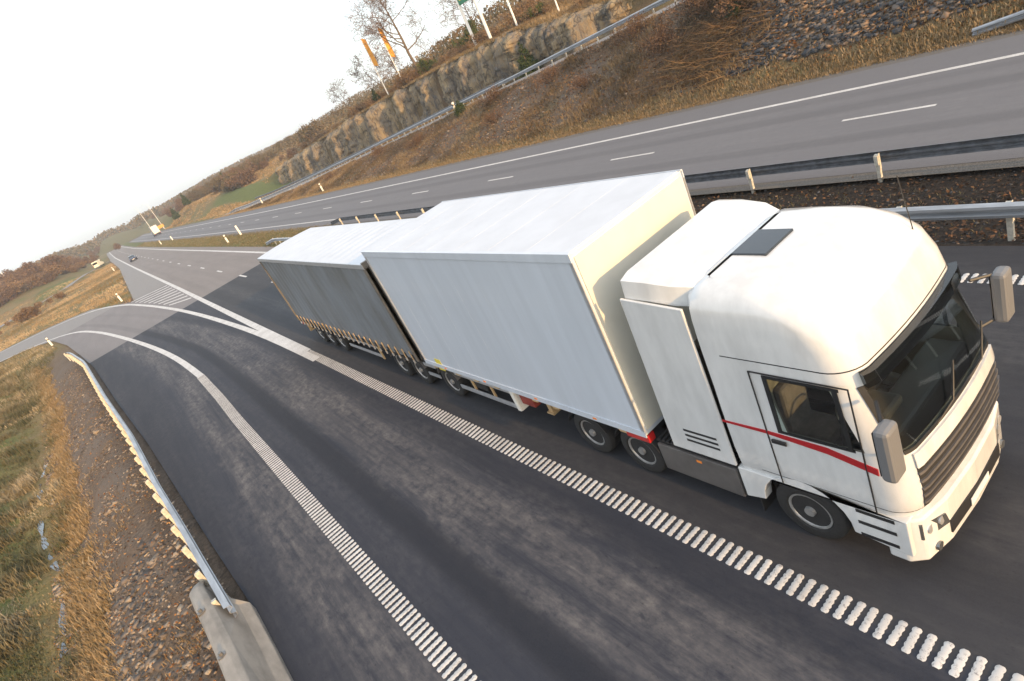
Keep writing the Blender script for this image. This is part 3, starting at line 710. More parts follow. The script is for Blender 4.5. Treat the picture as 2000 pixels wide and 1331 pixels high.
# ------------------------------------------------------------------ tractor unit
TX = 6.17; CW = 1.28
def build_tractor():
    root = empty('truck_tractor', (TX, 2.72, .012), 'white high-roofed truck cab unit speeding towards the camera, sunlit front and red door stripe', 'truck')
    # cab shell as stacked rounded rings: z, front y, half width, back y, front corner radius
    RG = [(.98, .10, 1.23, 2.4, .30), (1.15, .02, 1.26, 2.4, .34), (1.45, .0, CW, 2.4, .36), (1.9, .04, CW, 2.4, .38), (2.1, .09, CW, 2.4, .38), (2.5, .22, 1.27, 2.4, .38),
          (2.85, .34, 1.27, 2.4, .36), (3.0, .36, 1.27, 2.4, .36), (3.3, .44, 1.265, 2.4, .36), (3.55, .56, 1.255, 2.4, .38), (3.72, .74, 1.23, 2.4, .42), (3.84, .98, 1.16, 2.4, .46), (3.92, 1.35, 1.02, 2.36, .5), (3.96, 1.8, .80, 2.3, .45)]
    def ringpar(z):
        zs = [r_[0] for r_ in RG]; return [float(np.interp(z, zs, [r_[i] for r_ in RG])) for i in range(1, 5)]
    def ring(z, off=0.0, k=8, only=None):
        yf, hw, yb, rad = ringpar(z); pts = []
        rb = .10
        # start at left-back, go forward along the left side (-x), round the front, back along the right
        pts.append((-hw+rb-off*0, yb+off)); pts.append((-hw-off, yb-rb))
        for t in np.linspace(0, 1, 7)[1:-1]: pts.append((-hw-off, (yb-rb)*(1-t)+(yf+rad)*t))
        for i in range(k+1):
            a = R(180+90*i/k); pts.append((-hw+rad+(rad+off)*math.cos(a), yf+rad+(rad+off)*math.sin(a)))
        # windscreen bows forward
        for t in np.linspace(0, 1, 9)[1:-1]:
            x = (-hw+rad)*(1-t)+(hw-rad)*t; pts.append((x, yf-off-.05*(1-(2*t-1)**2)))
        for i in range(k+1):
            a = R(270+90*i/k); pts.append((hw-rad+(rad+off)*math.cos(a), yf+rad+(rad+off)*math.sin(a)))
        for t in np.linspace(0, 1, 7)[1:-1]: pts.append((hw+off, (yf+rad)*(1-t)+(yb-rb)*t))
        pts.append((hw+off, yb-rb)); pts.append((hw-rb, yb+off))
        return [(x, y, z) for x, y in pts]
    zs = [.98, 1.05, 1.15, 1.3, 1.45, 1.7, 1.9, 2.0, 2.1, 2.3, 2.5, 2.7, 2.85, 3.0, 3.15, 3.3, 3.45, 3.55, 3.64, 3.72, 3.78, 3.84, 3.88, 3.92, 3.945, 3.96]
    mb = MB(); rs = [ring(z) for z in zs]; n = len(rs[0])
    def opening(i, j):
        z = (zs[i]+zs[i+1])/2
        if not 2.0 < z < 2.85: return False
        return 12 <= j < n-1-12 or 4 <= j < 7 or n-1-7 <= j < n-1-4
    mb.add([p for r_ in rs for p in r_], [(i*n+j, i*n+(j+1) % n, (i+1)*n+(j+1) % n, (i+1)*n+j) for i in range(len(rs)-1) for j in range(n) if not opening(i, j)] + [tuple(range(n))[::-1], tuple(range((len(rs)-1)*n, len(rs)*n))])
    cab = mb.build('cab_body', 'white', root, smooth=True)
    mi = MB(); ri = [ring(z, -.03) for z in zs[:-6]]
    mi.add([p for r_ in ri for p in r_], [(i*n+j, i*n+(j+1) % n, (i+1)*n+(j+1) % n, (i+1)*n+j) for i in range(len(ri)-1) for j in range(n) if not opening(i, j)] + [tuple(range(n))[::-1], tuple(range((len(ri)-1)*n, len(ri)*n))])
    mi.build('cab_lining', 'lining', root)
    m_ = MB(); m_.box(-1.1, 1.1, .30, .75, 1.5, 1.92); m_.box(-1.0, -.2, .5, .9, 1.6, 2.02); m_.build('dashboard', 'black', root, bevel=.05)
    for s in (-1, 1):
        m_ = MB(); m_.box(s*.62-.26, s*.62+.26, 1.15, 1.68, 1.42, 1.60); m_.box(s*.62-.25, s*.62+.25, 1.62, 1.78, 1.55, 2.28); m_.box(s*.62-.14, s*.62+.14, 1.64, 1.74, 2.30, 2.50); m_.build('seat', 'seat', root, bevel=.05)
    m_ = MB(); k = 24; m_.tube([(-.62+.23*math.cos(2*math.pi*i/k), .93+.10*math.sin(2*math.pi*i/k), 1.92+.20*math.sin(2*math.pi*i/k)) for i in range(k+1)], .016, 6, False); m_.tube([(-.62, .75, 1.8), (-.62, .93, 1.92)], .03, 6); m_.build('steering_wheel', 'black', root)
    def patch(name, z0, z1, i0, i1, off, m, parent, nz=6, shape=None, th=.012):
        zz_ = np.linspace(z0, z1, nz); v = []; f = []
        for z in zz_:
            r_ = ring(z, off)[i0:i1+1]; r0 = ring(z, off-th)[i0:i1+1]; v += r_+r0[::-1]
        k = 2*(i1-i0+1)
        for a in range(nz-1):
            for b in range(k): f.append((a*k+b, a*k+(b+1) % k, (a+1)*k+(b+1) % k, (a+1)*k+b))
        f += [tuple(range(k))[::-1], tuple(range((nz-1)*k, nz*k))]
        mm = MB(); mm.add(v, f); return mm.build(name, m, parent, smooth=True)
    # index of corner / front points in a ring: 0,1 back; 2..6 left side; 7..15 left corner; 16..22 front; 23..31 right corner; 32..36 side
    patch('windscreen', 1.985, 2.855, 12, n-13, .010, 'window', root, 8, th=.006)
    patch('windscreen_seal', 1.96, 2.0, 12, n-13, .014, 'black', root, 2, th=.02)
    patch('cab_trim', 2.0, 2.85, 11, 12, .012, 'black', root, 6, th=.02)
    patch('grille', 1.14, 1.88, 13, n-14, .010, 'undercar', root, 4)
    for z in (1.20, 1.31, 1.42, 1.53, 1.64): patch('grille_bar', z, z+.035, 13, n-14, .028, 'skirt', root, 2, th=.03)
    patch('front_panel', 1.74, 1.93, 13, n-14, .030, 'white', root, 3, th=.03)
    patch('roof_seam', 3.055, 3.07, 2, n-3, .0015, 'black', root, 2, th=.006)
    patch('belt_seam', 1.10, 1.112, 2, n-3, .0015, 'black', root, 2, th=.006)
    pv = patch('sun_visor', 2.87, 3.03, 12, n-13, .10, 'tinted', root, 3, th=.09)
    for s in (-1, 1):
        x = s*(CW+.004); m_ = MB(); m_.prism([(.56, 1.985), (1.47, 1.985), (1.47, 2.865), (.66, 2.865)], x-.008, x-.002, 'x'); m_.build('side_window', 'window', root)
        m_ = MB()
        for fr in ([(.55, 1.97), (1.50, 1.97), (1.50, 2.01), (.55, 2.01)], [(.58, 2.84), (1.50, 2.84), (1.50, 2.88), (.58, 2.88)], [(1.44, 2.01), (1.50, 2.01), (1.50, 2.84), (1.44, 2.84)], [(.57, 2.01), (.62, 2.01), (.66, 2.84), (.60, 2.84)]): m_.prism(fr, x-.006, x+.004, 'x')
        m_.build('window_frame', 'black', root)
        m_ = MB()
        for seam in ([(.46, 1.02), (.475, 1.02), (.475, 2.9), (.46, 2.9)], [(1.66, 1.02), (1.675, 1.02), (1.675, 2.9), (1.66, 2.9)], [(.46, 2.9), (1.675, 2.9), (1.675, 2.915), (.46, 2.915)]):
            m_.prism(seam, x-.01, x+.001, 'x')
        m_.build('door_seam', 'black', root)
        m_ = MB(); m_.prism([(1.42, 1.78), (1.62, 1.78), (1.62, 1.84), (1.42, 1.84)], x-.01, x+.035*s+.0, 'x'); m_.build('door_handle', 'black', root, bevel=.006)
        m_ = MB(); m_.prism([(.34, 1.70), (.9, 1.83), (1.7, 1.90), (2.35, 1.90), (2.35, 1.93), (1.7, 1.95), (.9, 1.93), (.34, 1.80)], x-.008, x+.005, 'x'); m_.build('red_stripe', 'redstripe', root)
        # mirror
        m_ = MB(); xm = s*1.50
        m_.box(xm-.13, xm+.13, -.04, .12, 2.02, 2.72); mir = m_.build('mirror', 'mirrorshell', root, bevel=.05)
        g_ = MB(); g_.box(xm-.10, xm+.10, .122, .128, 2.07, 2.67); g_.build('mirror_glass', 'glass', mir)
        for za, zb2 in ((2.74, 2.68), (2.02, 2.08)): g_ = MB(); g_.tube([(s*1.2, .25, za), (xm, .06, zb2)], .022, 6); g_.build('mirror_arm', 'black', mir)
        # lower sides, steps, wheel arch
        m_ = MB(); arch = [(1.45+.62*math.cos(R(a)), .50+.62*math.sin(R(a))) for a in range(180, -1, -15)]
        prof = [(.16, .42), (.16, 1.0)] + [(2.4, 1.0), (2.4, .42)] + [(p[0], max(p[1], .42)) for p in arch[::-1]]
        m_.prism(prof, s*1.10, s*1.265, 'x'); m_.build('step_panel', 'white', root, bevel=.012)
        m_ = MB()
        for zz2 in (.50, .72, .92): m_.box(s*1.266-.008, s*1.266+.012, .30, .74, zz2, zz2+.05)
        m_.build('cab_step', 'black', root)
        # fairing behind the cab
        m_ = MB(); m_.prism([(2.402, 1.02), (3.56, 1.02), (3.46, 3.80), (2.402, 3.72)], s*1.235, s*1.277, 'x'); m_.build('side_fairing', 'white', root, bevel=.012)
        # skirt and tanks
        m_ = MB(); m_.prism([(2.46, .34), (3.98, .34), (3.98, .90), (2.46, .90)], s*1.20, s*1.26, 'x'); sk = m_.build('side_skirt', 'skirt', root, bevel=.015)
        m_ = MB(); m_.box(s*1.2605-.002, s*1.2605+.006, 3.1, 3.2, .78, .83); m_.build('side_marker', 'orange', sk)
        m_ = MB(); m_.tube([(s*.88, 2.6, .66), (s*.88, 3.85, .66)], .29, 20); m_.build('fuel_tank', 'alu', root, smooth=True)
        m_ = MB()
        for k in range(16): m_.box(min(s*.62, s*1.22), max(s*.62, s*1.22), 2.50+k*.094, 2.55+k*.094, .955, .995)
        m_.box(min(s*.62, s*1.22), max(s*.62, s*1.22), 2.47, 4.0, .92, .956); m_.build('catwalk', 'black', root)
        # headlamp
        m_ = MB(); m_.add([(s*.72, -.035, .60), (s*1.14, .075, .64), (s*1.22, .24, .70), (s*1.22, .24, .92), (s*1.14, .075, .90), (s*.78, -.03, .80), (s*.72, .1, .60), (s*1.1, .2, .64), (s*1.18, .34, .7), (s*1.18, .34, .92), (s*1.1, .2, .9), (s*.78, .1, .8)], [(0,1,4,5),(1,2,3,4),(6,7,10,11),(7,8,9,10),(0,1,7,6),(1,2,8,7),(2,3,9,8),(3,4,10,9),(4,5,11,10),(5,0,6,11)]); hl = m_.build('headlight', 'lens', root)
        for xx in (.84, 1.02):
            m_ = MB(); m_.tube([(s*xx, .08, .745), (s*xx, -.045+(xx-.72)*.26, .745)], .062, 14); m_.build('lamp_reflector', 'alu', hl)
        m_ = MB(); m_.box(s*1.255-.006, s*1.255+.014, .34, .44, .72, .86); m_.build('turn_signal', 'orange', root)
    for s in (-1, 1):
        for k in range(3):
            m_ = MB(); m_.box(s*1.2775-.004, s*1.2775+.006, 2.60, 3.20, 1.25+k*.10, 1.29+k*.10); m_.build('vent_slot', 'black', root)
        m_ = MB(); m_.tube([(s*.35+.0, 2.8, 2.0), (s*.3, 3.2, 1.3), (s*.3, 3.7, 1.2), (s*.3, 4.2, 1.6)], .02, 6); m_.build('air_hose', 'redlens' if s < 0 else 'yellow', root)
        m_ = MB(); m_.box(min(s*.9, s*1.25), max(s*.9, s*1.25), 2.18, 2.20, .18, .5); m_.build('mud_flap', 'black', root)
    # bumper
    m_ = MB(); v = []
    prof2 = [(-1.25, .45), (-1.25, .22), (-1.12, .06), (-.7, -.03), (0, -.06), (.7, -.03), (1.12, .06), (1.25, .22), (1.25, .45)]
    m_.prism(prof2, .28, .98, 'z'); m_.build('bumper', 'white', root, bevel=.03)
    m_ = MB(); m_.prism([(-.72, -.02), (-.72, -.045), (0, -.075), (.72, -.045), (.72, -.02)], .42, .62, 'z'); m_.build('air_intake', 'black', root)
    m_ = MB(); m_.box(-.26, .26, -.085, -.076, .45, .56); m_.build('number_plate', 'marker', root)
    for x in (-.95, .95):
        m_ = MB(); m_.tube([(x, .05, .40), (x, -.005, .40)], .06, 14); m_.build('fog_light', 'lens', root)
    # wipers
    for x in (-.55, .25):
        m_ = MB(); m_.tube([(x, .02, 1.96), (x+.35, -.02, 2.06), (x+.62, .05, 2.4)], .012, 5); m_.build('wiper', 'black', root)
    # roof: hatch, deflector, lamps, horns
    m_ = MB(); m_.box(-.32, .32, 1.72, 2.22, 3.94, 3.985); m_.build('roof_hatch', 'glass', root, bevel=.01)
    m_ = MB(); v = []
    for (y, z, hw) in ((2.24, 3.93, .98), (2.6, 4.02, 1.14), (3.0, 4.08, 1.18), (3.40, 4.10, 1.19)):
        v += [(-hw-.03, y, z-.32), (-hw, y, z-.05), (-hw+.18, y, z), (hw-.18, y, z), (hw, y, z-.05), (hw+.03, y, z-.32)]
    f = []
    for a in range(3):
        for b in range(5): f.append((a*6+b, a*6+b+1, (a+1)*6+b+1, (a+1)*6+b))
    f += [(0, 1, 2, 3, 4, 5), (18, 19, 20, 21, 22, 23), (0, 5, 11, 6), (6, 11, 17, 12), (12, 17, 23, 18)]
    m_.add(v, f); m_.build('roof_deflector', 'white', root, smooth=True)
    for x in (-.8, -.4, .4, .8):
        m_ = MB(); m_.box(x-.06, x+.06, .72, .84, 3.60, 3.66); m_.build('roof_lamp', 'lens', root, bevel=.015)
    m_ = MB(); m_.tube([(.9, .62, 3.5), (.92, .72, 4.3)], .007, 4); m_.build('antenna', 'black', root)
    # chassis
    m_ = MB()
    for s in (-1, 1): m_.box(s*.42-.04, s*.42+.04, .5, 6.5, .72, .98)
    m_.box(-.45, .45, 6.42, 6.5, .72, .98); m_.box(-1.0, 1.0, .3, 2.4, .55, .97); m_.build('chassis', 'undercar', root)
    m_ = MB(); m_.tube([(0, 5.1, .99), (0, 5.1, 1.05)], .48, 20); m_.build('fifth_wheel', 'undercar', root)
    m_ = MB(); m_.box(-1.0, 1.0, 2.44, 2.8, 1.0, 2.9); m_.build('rear_equipment', 'undercar', root, bevel=.03)
    axle(root, 1.45, .5, .30, 1.25); axle(root, 4.52, .5, .34, 1.27); axle(root, 5.82, .5, .34, 1.27)
    mudguard(root, 4.52); mudguard(root, 5.82)
    return root
build_tractor()

# ------------------------------------------------------------------ box trailer
def build_box():
    root = empty('box_trailer', (TX, 6.78, .012), 'tall plain white box trailer on a red chassis right behind the truck cab', 'trailer')
    L, W, Z0, Z1 = 8.12, 1.33, 1.08, 4.54
    m_ = MB(); m_.box(-W, W, .02, L, Z0, Z1); m_.build('box_body', 'boxwhite', root, bevel=.012)
    m_ = MB(); m_.box(-W+.06, W-.06, .0, .0195, Z0+.1, Z1-.08); m_.build('front_panel', 'boxfront', root)
    m_ = MB(); m_.box(-W+.035, W-.035, .05, L-.04, Z1+.001, Z1+.012); m_.build('roof', 'roofwhite', root)
    for k in range(1, 7): 
        m_ = MB(); m_.box(-W+.04, W-.04, k*L/7-.02, k*L/7+.02, Z1+.012, Z1+.0135); m_.build('roof_seam', 'roofwhite', root)
    for s in (-1, 1):
        m_ = MB(); m_.prism([(s*(W+.022), Z1-.13), (s*(W+.022), Z1+.012), (s*(W-.03), Z1+.022), (s*(W-.03), Z1+.002), (s*(W+.002), Z1), (s*(W+.002), Z1-.13)], 0, L, 'y'); m_.build('top_rail', 'boxwhite', root)
        m_ = MB(); m_.box(min(s*(W+.002), s*(W+.02)), max(s*(W+.002), s*(W+.02)), 0, L, Z0-.02, Z0+.11); m_.build('bottom_rail', 'boxwhite', root)
        for y in (.0, L-.07):
            m_ = MB(); m_.box(min(s*(W+.0025), s*(W+.018)), max(s*(W+.0025), s*(W+.018)), y, y+.07, Z0+.112, Z1-.132); m_.build('corner_post', 'alu', root)
        for y in [L*k/8 for k in range(1, 8)]:
            m_ = MB(); m_.box(min(s*(W+.0003), s*(W+.0011)), max(s*(W+.0003), s*(W+.0011)), y-.006, y+.006, Z0+.112, Z1-.132); m_.build('panel_seam', 'boxwhite', root)
        # side guard
        sg = MB(); sg.box(s*1.24-.018, s*1.24+.018, 4.3, 6.85, .86, .98); sg.box(s*1.24-.018, s*1.24+.018, 4.3, 6.85, .42, .54); g_ = sg.build('side_guard', 'alu', root, bevel=.008)
        ep = MB(); ep.box(s*1.24-.02, s*1.24+.02, 4.18, 4.30, .38, 1.02); ep.box(min(s*.7, s*1.24), max(s*.7, s*1.24), 4.16, 4.18, .38, 1.02); ep.build('end_plate', 'marker', g_)
        for y in (5.2, 6.1):
            m_ = MB(); m_.box(s*1.20-.02, s*1.20+.02, y, y+.06, .42, 1.05); m_.build('guard_post', 'strap', g_)
        # landing legs
        m_ = MB(); m_.box(s*.95-.07, s*.95+.07, 3.25, 3.39, .42, 1.05); m_.box(s*.95-.11, s*.95+.11, 3.2, 3.44, .38, .42); m_.build('landing_leg', 'strap', root)
        # air tanks and boxes under the floor
        m_ = MB(); m_.tube([(s*.9, 4.5, .80), (s*.9, 5.4, .80)], .16, 16); m_.build('air_tank', 'chassis', root, smooth=True)
        m_ = MB(); m_.box(min(s*.7, s*1.18), max(s*.7, s*1.18), 5.55, 6.35, .55, .98); m_.build('tool_box', 'undercar', root, bevel=.02)
        m_ = MB(); m_.box(min(s*.75, s*1.2), max(s*.75, s*1.2), 3.55, 4.05, .60, 1.0); m_.build('chassis_box', 'chassis', root, bevel=.02)
        for y in (.5, 2.4, 3.1, 4.6, 5.5, 6.4, 7.6):
            m_ = MB(); m_.prism([(y, 1.06), (y+.30, 1.06), (y+.24, .93), (y+.06, .93)], min(s*1.16, s*1.29), max(s*1.16, s*1.29), 'x'); m_.build('floor_bracket', 'strap', root)
        for y in (1.2, 3.0, 5.0, 6.9):
            m_ = MB(); m_.box(s*(W+.024)-.004, s*(W+.024)+.004, y, y+.09, 1.10, 1.14); m_.build('side_marker', 'orange', root)
        m_ = MB(); m_.box(min(s*1.15, s*1.31), max(s*1.15, s*1.31), .02, .55, .90, 1.055); m_.build('corner_casting', 'redlens', root, bevel=.01)
    m_ = MB(); m_.box(-1.335, -1.324, 7.1, 7.42, .98, 1.34); m_.build('yellow_plate', 'yellow', root)
    m_ = MB()
    for s in (-1, 1): m_.box(s*.5-.05, s*.5+.05, .1, 11.4, .78, 1.04)
    for y in (.3, 2.3, 4.4, 6.3, 7.7, 9.2, 10.6, 11.3): m_.box(-.5, .5, y, y+.08, .80, 1.0)
    m_.build('chassis', 'chassis', root)
    m_ = MB()
    for y in (.3, 1.6, 2.9, 4.2, 5.5, 6.8, 7.9): m_.box(-1.22, 1.22, y, y+.1, 1.0, 1.07)
    m_.build('cross_member', 'undercar', root)
    m_ = MB(); m_.tube([(0, 10.2, 1.04), (0, 10.2, 1.09)], .46, 20); m_.build('fifth_wheel', 'undercar', root)
    m_ = MB()
    for k in range(3):
        m_.box(-1.10+k*0, -1.0, L+.001, L+.02, 1.2+k*.2, 1.3+k*.2)
    m_.build('rear_reflector', 'redlens', root)
    axle(root, 7.35, .5, .36, 1.28); axle(root, 9.25, .5, .36, 1.28); axle(root, 10.6, .5, .36, 1.28)
    for y in (7.35, 9.25, 10.6): mudguard(root, y, m='skirt')
    for s in (-1, 1):
        m_ = MB(); m_.box(s*1.24-.015, s*1.24+.015, 7.95, 8.65, .82, .92); m_.box(s*1.24-.015, s*1.24+.015, 7.95, 8.65, .48, .58); m_.build('rear_side_guard', 'alu', root)
    return root
build_box()

# ------------------------------------------------------------------ curtain trailer
def build_curtain():
    root = empty('curtain_trailer', (TX, 15.45, .012), 'grey curtain-sided trailer with white roof coupled behind the white box trailer', 'trailer', rz=0)
    L, W, Z0, Z1 = 12.2, 1.30, 1.12, 4.16
    # curtains with vertical folds
    for s in (-1, 1):
        ny_, nz_ = 240, 10; v = []; f = []
        for i in range(ny_+1):
            y = .14 + (L-.28)*i/ny_
            for j in range(nz_+1):
                t = j/nz_; amp = .010*(1-.3*t) + .008*math.exp(-((t-0)/.12)**2) + .008*math.exp(-((t-1)/.1)**2)
                x = W + amp*math.sin(y*11.5+.6*math.sin(y*2.1)) + .022*math.sin(math.pi*t)*math.sin(y*.9+1)
                v.append((s*x, y, (Z0-.10) + (Z1-.14-Z0+.10)*t))
        for i in range(ny_):
            for j in range(nz_): a = i*(nz_+1)+j; f.append((a, a+1, a+nz_+2, a+nz_+1))
        m_ = MB(); m_.add(v, f); cu = m_.build('side_curtain', 'curtain', root, smooth=True)
        for k in range(24):
            y = .35+k*(L-.7)/23
            if k == 0:
                m_ = MB(); m_.box(-.010, .010, -.022, .022, -.16, .20); st = m_.build('strap', 'strap', cu); first = st
                b_ = MB(); b_.box(-.018, .018, -.034, .034, -.22, -.12); bk = b_.build('buckle', 'alu', st)
                st.location = (s*(W+.035), y, Z0-.02)
            else:
                d = first.copy(); C.objects.link(d); d.parent = cu; d.location = (s*(W+.035), y, Z0-.02)
                e = bk.copy(); C.objects.link(e); e.parent = d
        m_ = MB(); m_.box(s*(W+.014)-.03, s*(W+.014)+.03, 0, L, Z1-.15, Z1-.01); m_.build('top_rail', 'alu', root, bevel=.008)
        m_ = MB(); m_.box(s*(W-.03)-.03, s*(W-.03)+.03, 0, L, .98, 1.14); m_.build('floor_rail', 'undercar', root)
        for y, mm in ((0, 'trfront'), (L-.13, 'trfront')):
            m_ = MB(); m_.box(s*(W-.03)-.075, s*(W-.03)+.075, y, y+.13, .98, Z1-.151); m_.build('corner_post', mm, root, bevel=.01)
        sg = MB(); sg.box(s*1.22-.018, s*1.22+.018, 3.5, 6.6, .80, .92); sg.box(s*1.22-.018, s*1.22+.018, 3.5, 6.6, .42, .54); g_ = sg.build('side_guard', 'alu', root, bevel=.008)
        ep = MB(); ep.box(s*1.22-.02, s*1.22+.02, 3.38, 3.5, .38, .98); ep.build('end_plate', 'strap', g_)
        m_ = MB(); m_.box(s*.9-.07, s*.9+.07, 2.4, 2.54, .45, 1.0); m_.box(s*.9-.12, s*.9+.12, 2.34, 2.6, .40, .45); m_.build('landing_leg', 'undercar', root)
        m_ = MB(); m_.box(s*1.12-.12, s*1.12+.12, L-.04, L+.03, .72, .84); m_.build('tail_lamp', 'redlens', root)
        m_ = MB(); m_.box(s*1.0-.22, s*1.0+.22, L-.45, L-.43, .38, .95); m_.build('mud_flap', 'strap', root)
    m_ = MB(); m_.box(-W+.0, W, .0, .05, 1.1, Z1-.02); m_.build('front_wall', 'trfront', root)
    m_ = MB(); m_.box(-W+.02, -.01, L-.05, L, 1.1, Z1-.02); m_.box(.01, W-.02, L-.05, L, 1.1, Z1-.02); rd = m_.build('rear_door', 'boxwhite', root)
    b_ = MB()
    for x in (-.9, -.35, .35, .9): b_.tube([(x, L+.03, 1.15), (x, L+.03, Z1-.05)], .018, 6)
    b_.build('locking_bar', 'alu', rd)
    # roof: ribbed tarpaulin with slightly raised bows
    ny_, nx_ = 117, 12; v = []; f = []
    for i in range(ny_+1):
        y = L*i/ny_; rib = .018*abs(math.cos(math.pi*y/.62))**3
        for j in range(nx_+1):
            t = j/nx_*2-1; v.append((t*(W+.03), y, Z1-.012 + .05*(1-t*t) + rib*(1-t**4)))
    for i in range(ny_):
        for j in range(nx_): a = i*(nx_+1)+j; f.append((a, a+1, a+nx_+2, a+nx_+1))
    m_ = MB(); m_.add(v, f); m_.build('roof_cover', 'roofwhite', root, smooth=True)
    m_ = MB(); m_.box(-W-.035, W+.035, -.02, .08, Z1-.14, Z1+.035); m_.build('front_header', 'trfront', root, bevel=.015)
    m_ = MB(); m_.box(-1.22, 1.22, .1, L-.1, 1.05, 1.12); m_.build('floor', 'undercar', root)
    m_ = MB()
    for s in (-1, 1): m_.box(s*.5-.05, s*.5+.05, .3, L-.2, .78, 1.04)
    for y in range(1, 11): m_.box(-1.15, 1.15, y+.3, y+.37, .96, 1.04)
    m_.box(-1.15, 1.15, L-.35, L-.25, .45, .57); m_.build('chassis', 'undercar', root)
    for y in (7.65, 8.95, 10.25): axle(root, y, .5, .36, 1.25); mudguard(root, y, xo=1.25)
    return root
build_curtain()

# ------------------------------------------------------------------ far vehicles
def build_car(x, y, label):
    root = empty('car', (x, y, .01), label, 'car')
    hw = .88
    def loft(rows, name, m):
        """rows: (z, y0, y1, halfwidth)"""
        m_ = MB(); v = []
        for z, a, b, h in rows:
            r_ = .22
            v += [(-h+r_, a, z), (h-r_, a, z), (h, a+r_, z), (h, b-r_, z), (h-r_, b, z), (-h+r_, b, z), (-h, b-r_, z), (-h, a+r_, z)]
        n = 8; k = len(rows)
        m_.add(v, [(i*n+j, i*n+(j+1) % n, (i+1)*n+(j+1) % n, (i+1)*n+j) for i in range(k-1) for j in range(n)]+[tuple(range(n))[::-1], tuple(range((k-1)*n, k*n))])
        return m_.build(name, m, root, smooth=True)
    loft([(.22, .08, 4.35, .82), (.35, 0, 4.42, .88), (.6, .0, 4.45, .90), (.78, .12, 4.42, .88), (.92, .55, 4.30, .84)], 'body', 'carblue')
    loft([(.90, 1.0, 4.0, .80), (1.2, 1.55, 3.75, .70), (1.40, 1.95, 3.35, .60)], 'windows', 'glass')
    loft([(1.401, 1.90, 3.40, .61), (1.45, 2.1, 3.2, .55)], 'roof', 'carblue')
    for s in (-1, 1):
        m_ = MB(); m_.box(s*.62-.17, s*.62+.17, -.03, .02, .58, .74); m_.build('headlight', 'lens', root, bevel=.02)
        for yy_ in (.85, 3.5): wheel(root, s*.78, yy_, .32, .2, s)
        m_ = MB(); m_.box(s*.95-.08, s*.95+.08, 1.35, 1.45, .92, 1.05); m_.build('mirror', 'carblue', root, bevel=.02)
    m_ = MB(); m_.box(-.5, .5, -.025, .01, .32, .5); m_.build('grille', 'black', root)
    m_ = MB(); m_.box(-.26, .26, -.035, -.026, .40, .50); m_.build('number_plate', 'marker', root)
build_car(6.6, 188, 'small dark blue car approaching in the distance on the truck carriageway')
def build_far_truck(x, y):
    root = empty('box_truck', (x, y, .01), 'distant cream white box truck driving away on the opposite carriageway', 'truck')
    m_ = MB(); m_.box(-1.3, 1.3, 0, 7.5, 1.0, 4.2); m_.build('cargo_box', 'white', root, bevel=.03)
    m_ = MB(); m_.prism([(7.8, .8), (9.9, .8), (9.9, 1.8), (9.6, 3.0), (7.8, 3.1)], -1.2, 1.2, 'x'); m_.build('cab', 'white', root, bevel=.05)
    m_ = MB(); m_.box(-.5, .5, .1, 9.5, .7, 1.0); m_.box(-1.2, 1.2, .1, .2, .5, .7); m_.build('chassis', 'undercar', root)
    m_ = MB(); m_.box(-1.25, -.02, -.02, -.001, 1.05, 4.1); m_.box(.02, 1.25, -.02, -.001, 1.05, 4.1); m_.build('rear_door', 'marker', root)
    for s in (-1, 1):
        m_ = MB(); m_.box(s*1.1-.12, s*1.1+.12, -.03, .02, .72, .9); m_.build('tail_lamp', 'redlens', root)
    for yy_ in (1.6, 8.6): axle(root, yy_, .5, .34, 1.27)
build_far_truck(24.2, 300)
def build_van(x, y, z, rz):
    root = empty('delivery_van', (x, y, z), 'small cream van at the end of the far lane on the left', 'van', rz=rz)
    m_ = MB(); m_.prism([(0, .35), (4.9, .35), (5.0, 1.0), (4.2, 1.35), (3.6, 2.3), (.05, 2.35)], -1.0, 1.0, 'x'); m_.build('body', 'vancream', root, bevel=.08)
    m_ = MB(); m_.box(-.85, .85, -.012, -.001, 1.3, 2.0); m_.build('rear_window', 'glass', root)
    for s in (-1, 1):
        m_ = MB(); m_.prism([(3.2, 1.35), (4.0, 1.35), (3.55, 2.05), (3.2, 2.05)], s*1.0-.006, s*1.0+.006, 'x'); m_.build('side_window', 'glass', root)
        for yy_ in (1.0, 4.0): wheel(root, s*.88, yy_, .34, .22, s)
        m_ = MB(); m_.box(s*.85-.08, s*.85+.08, -.03, .0, .9, 1.2); m_.build('tail_lamp', 'redlens', root)
build_van(-1.8, 263, H(-1.8, 263)+.14, R(-20))

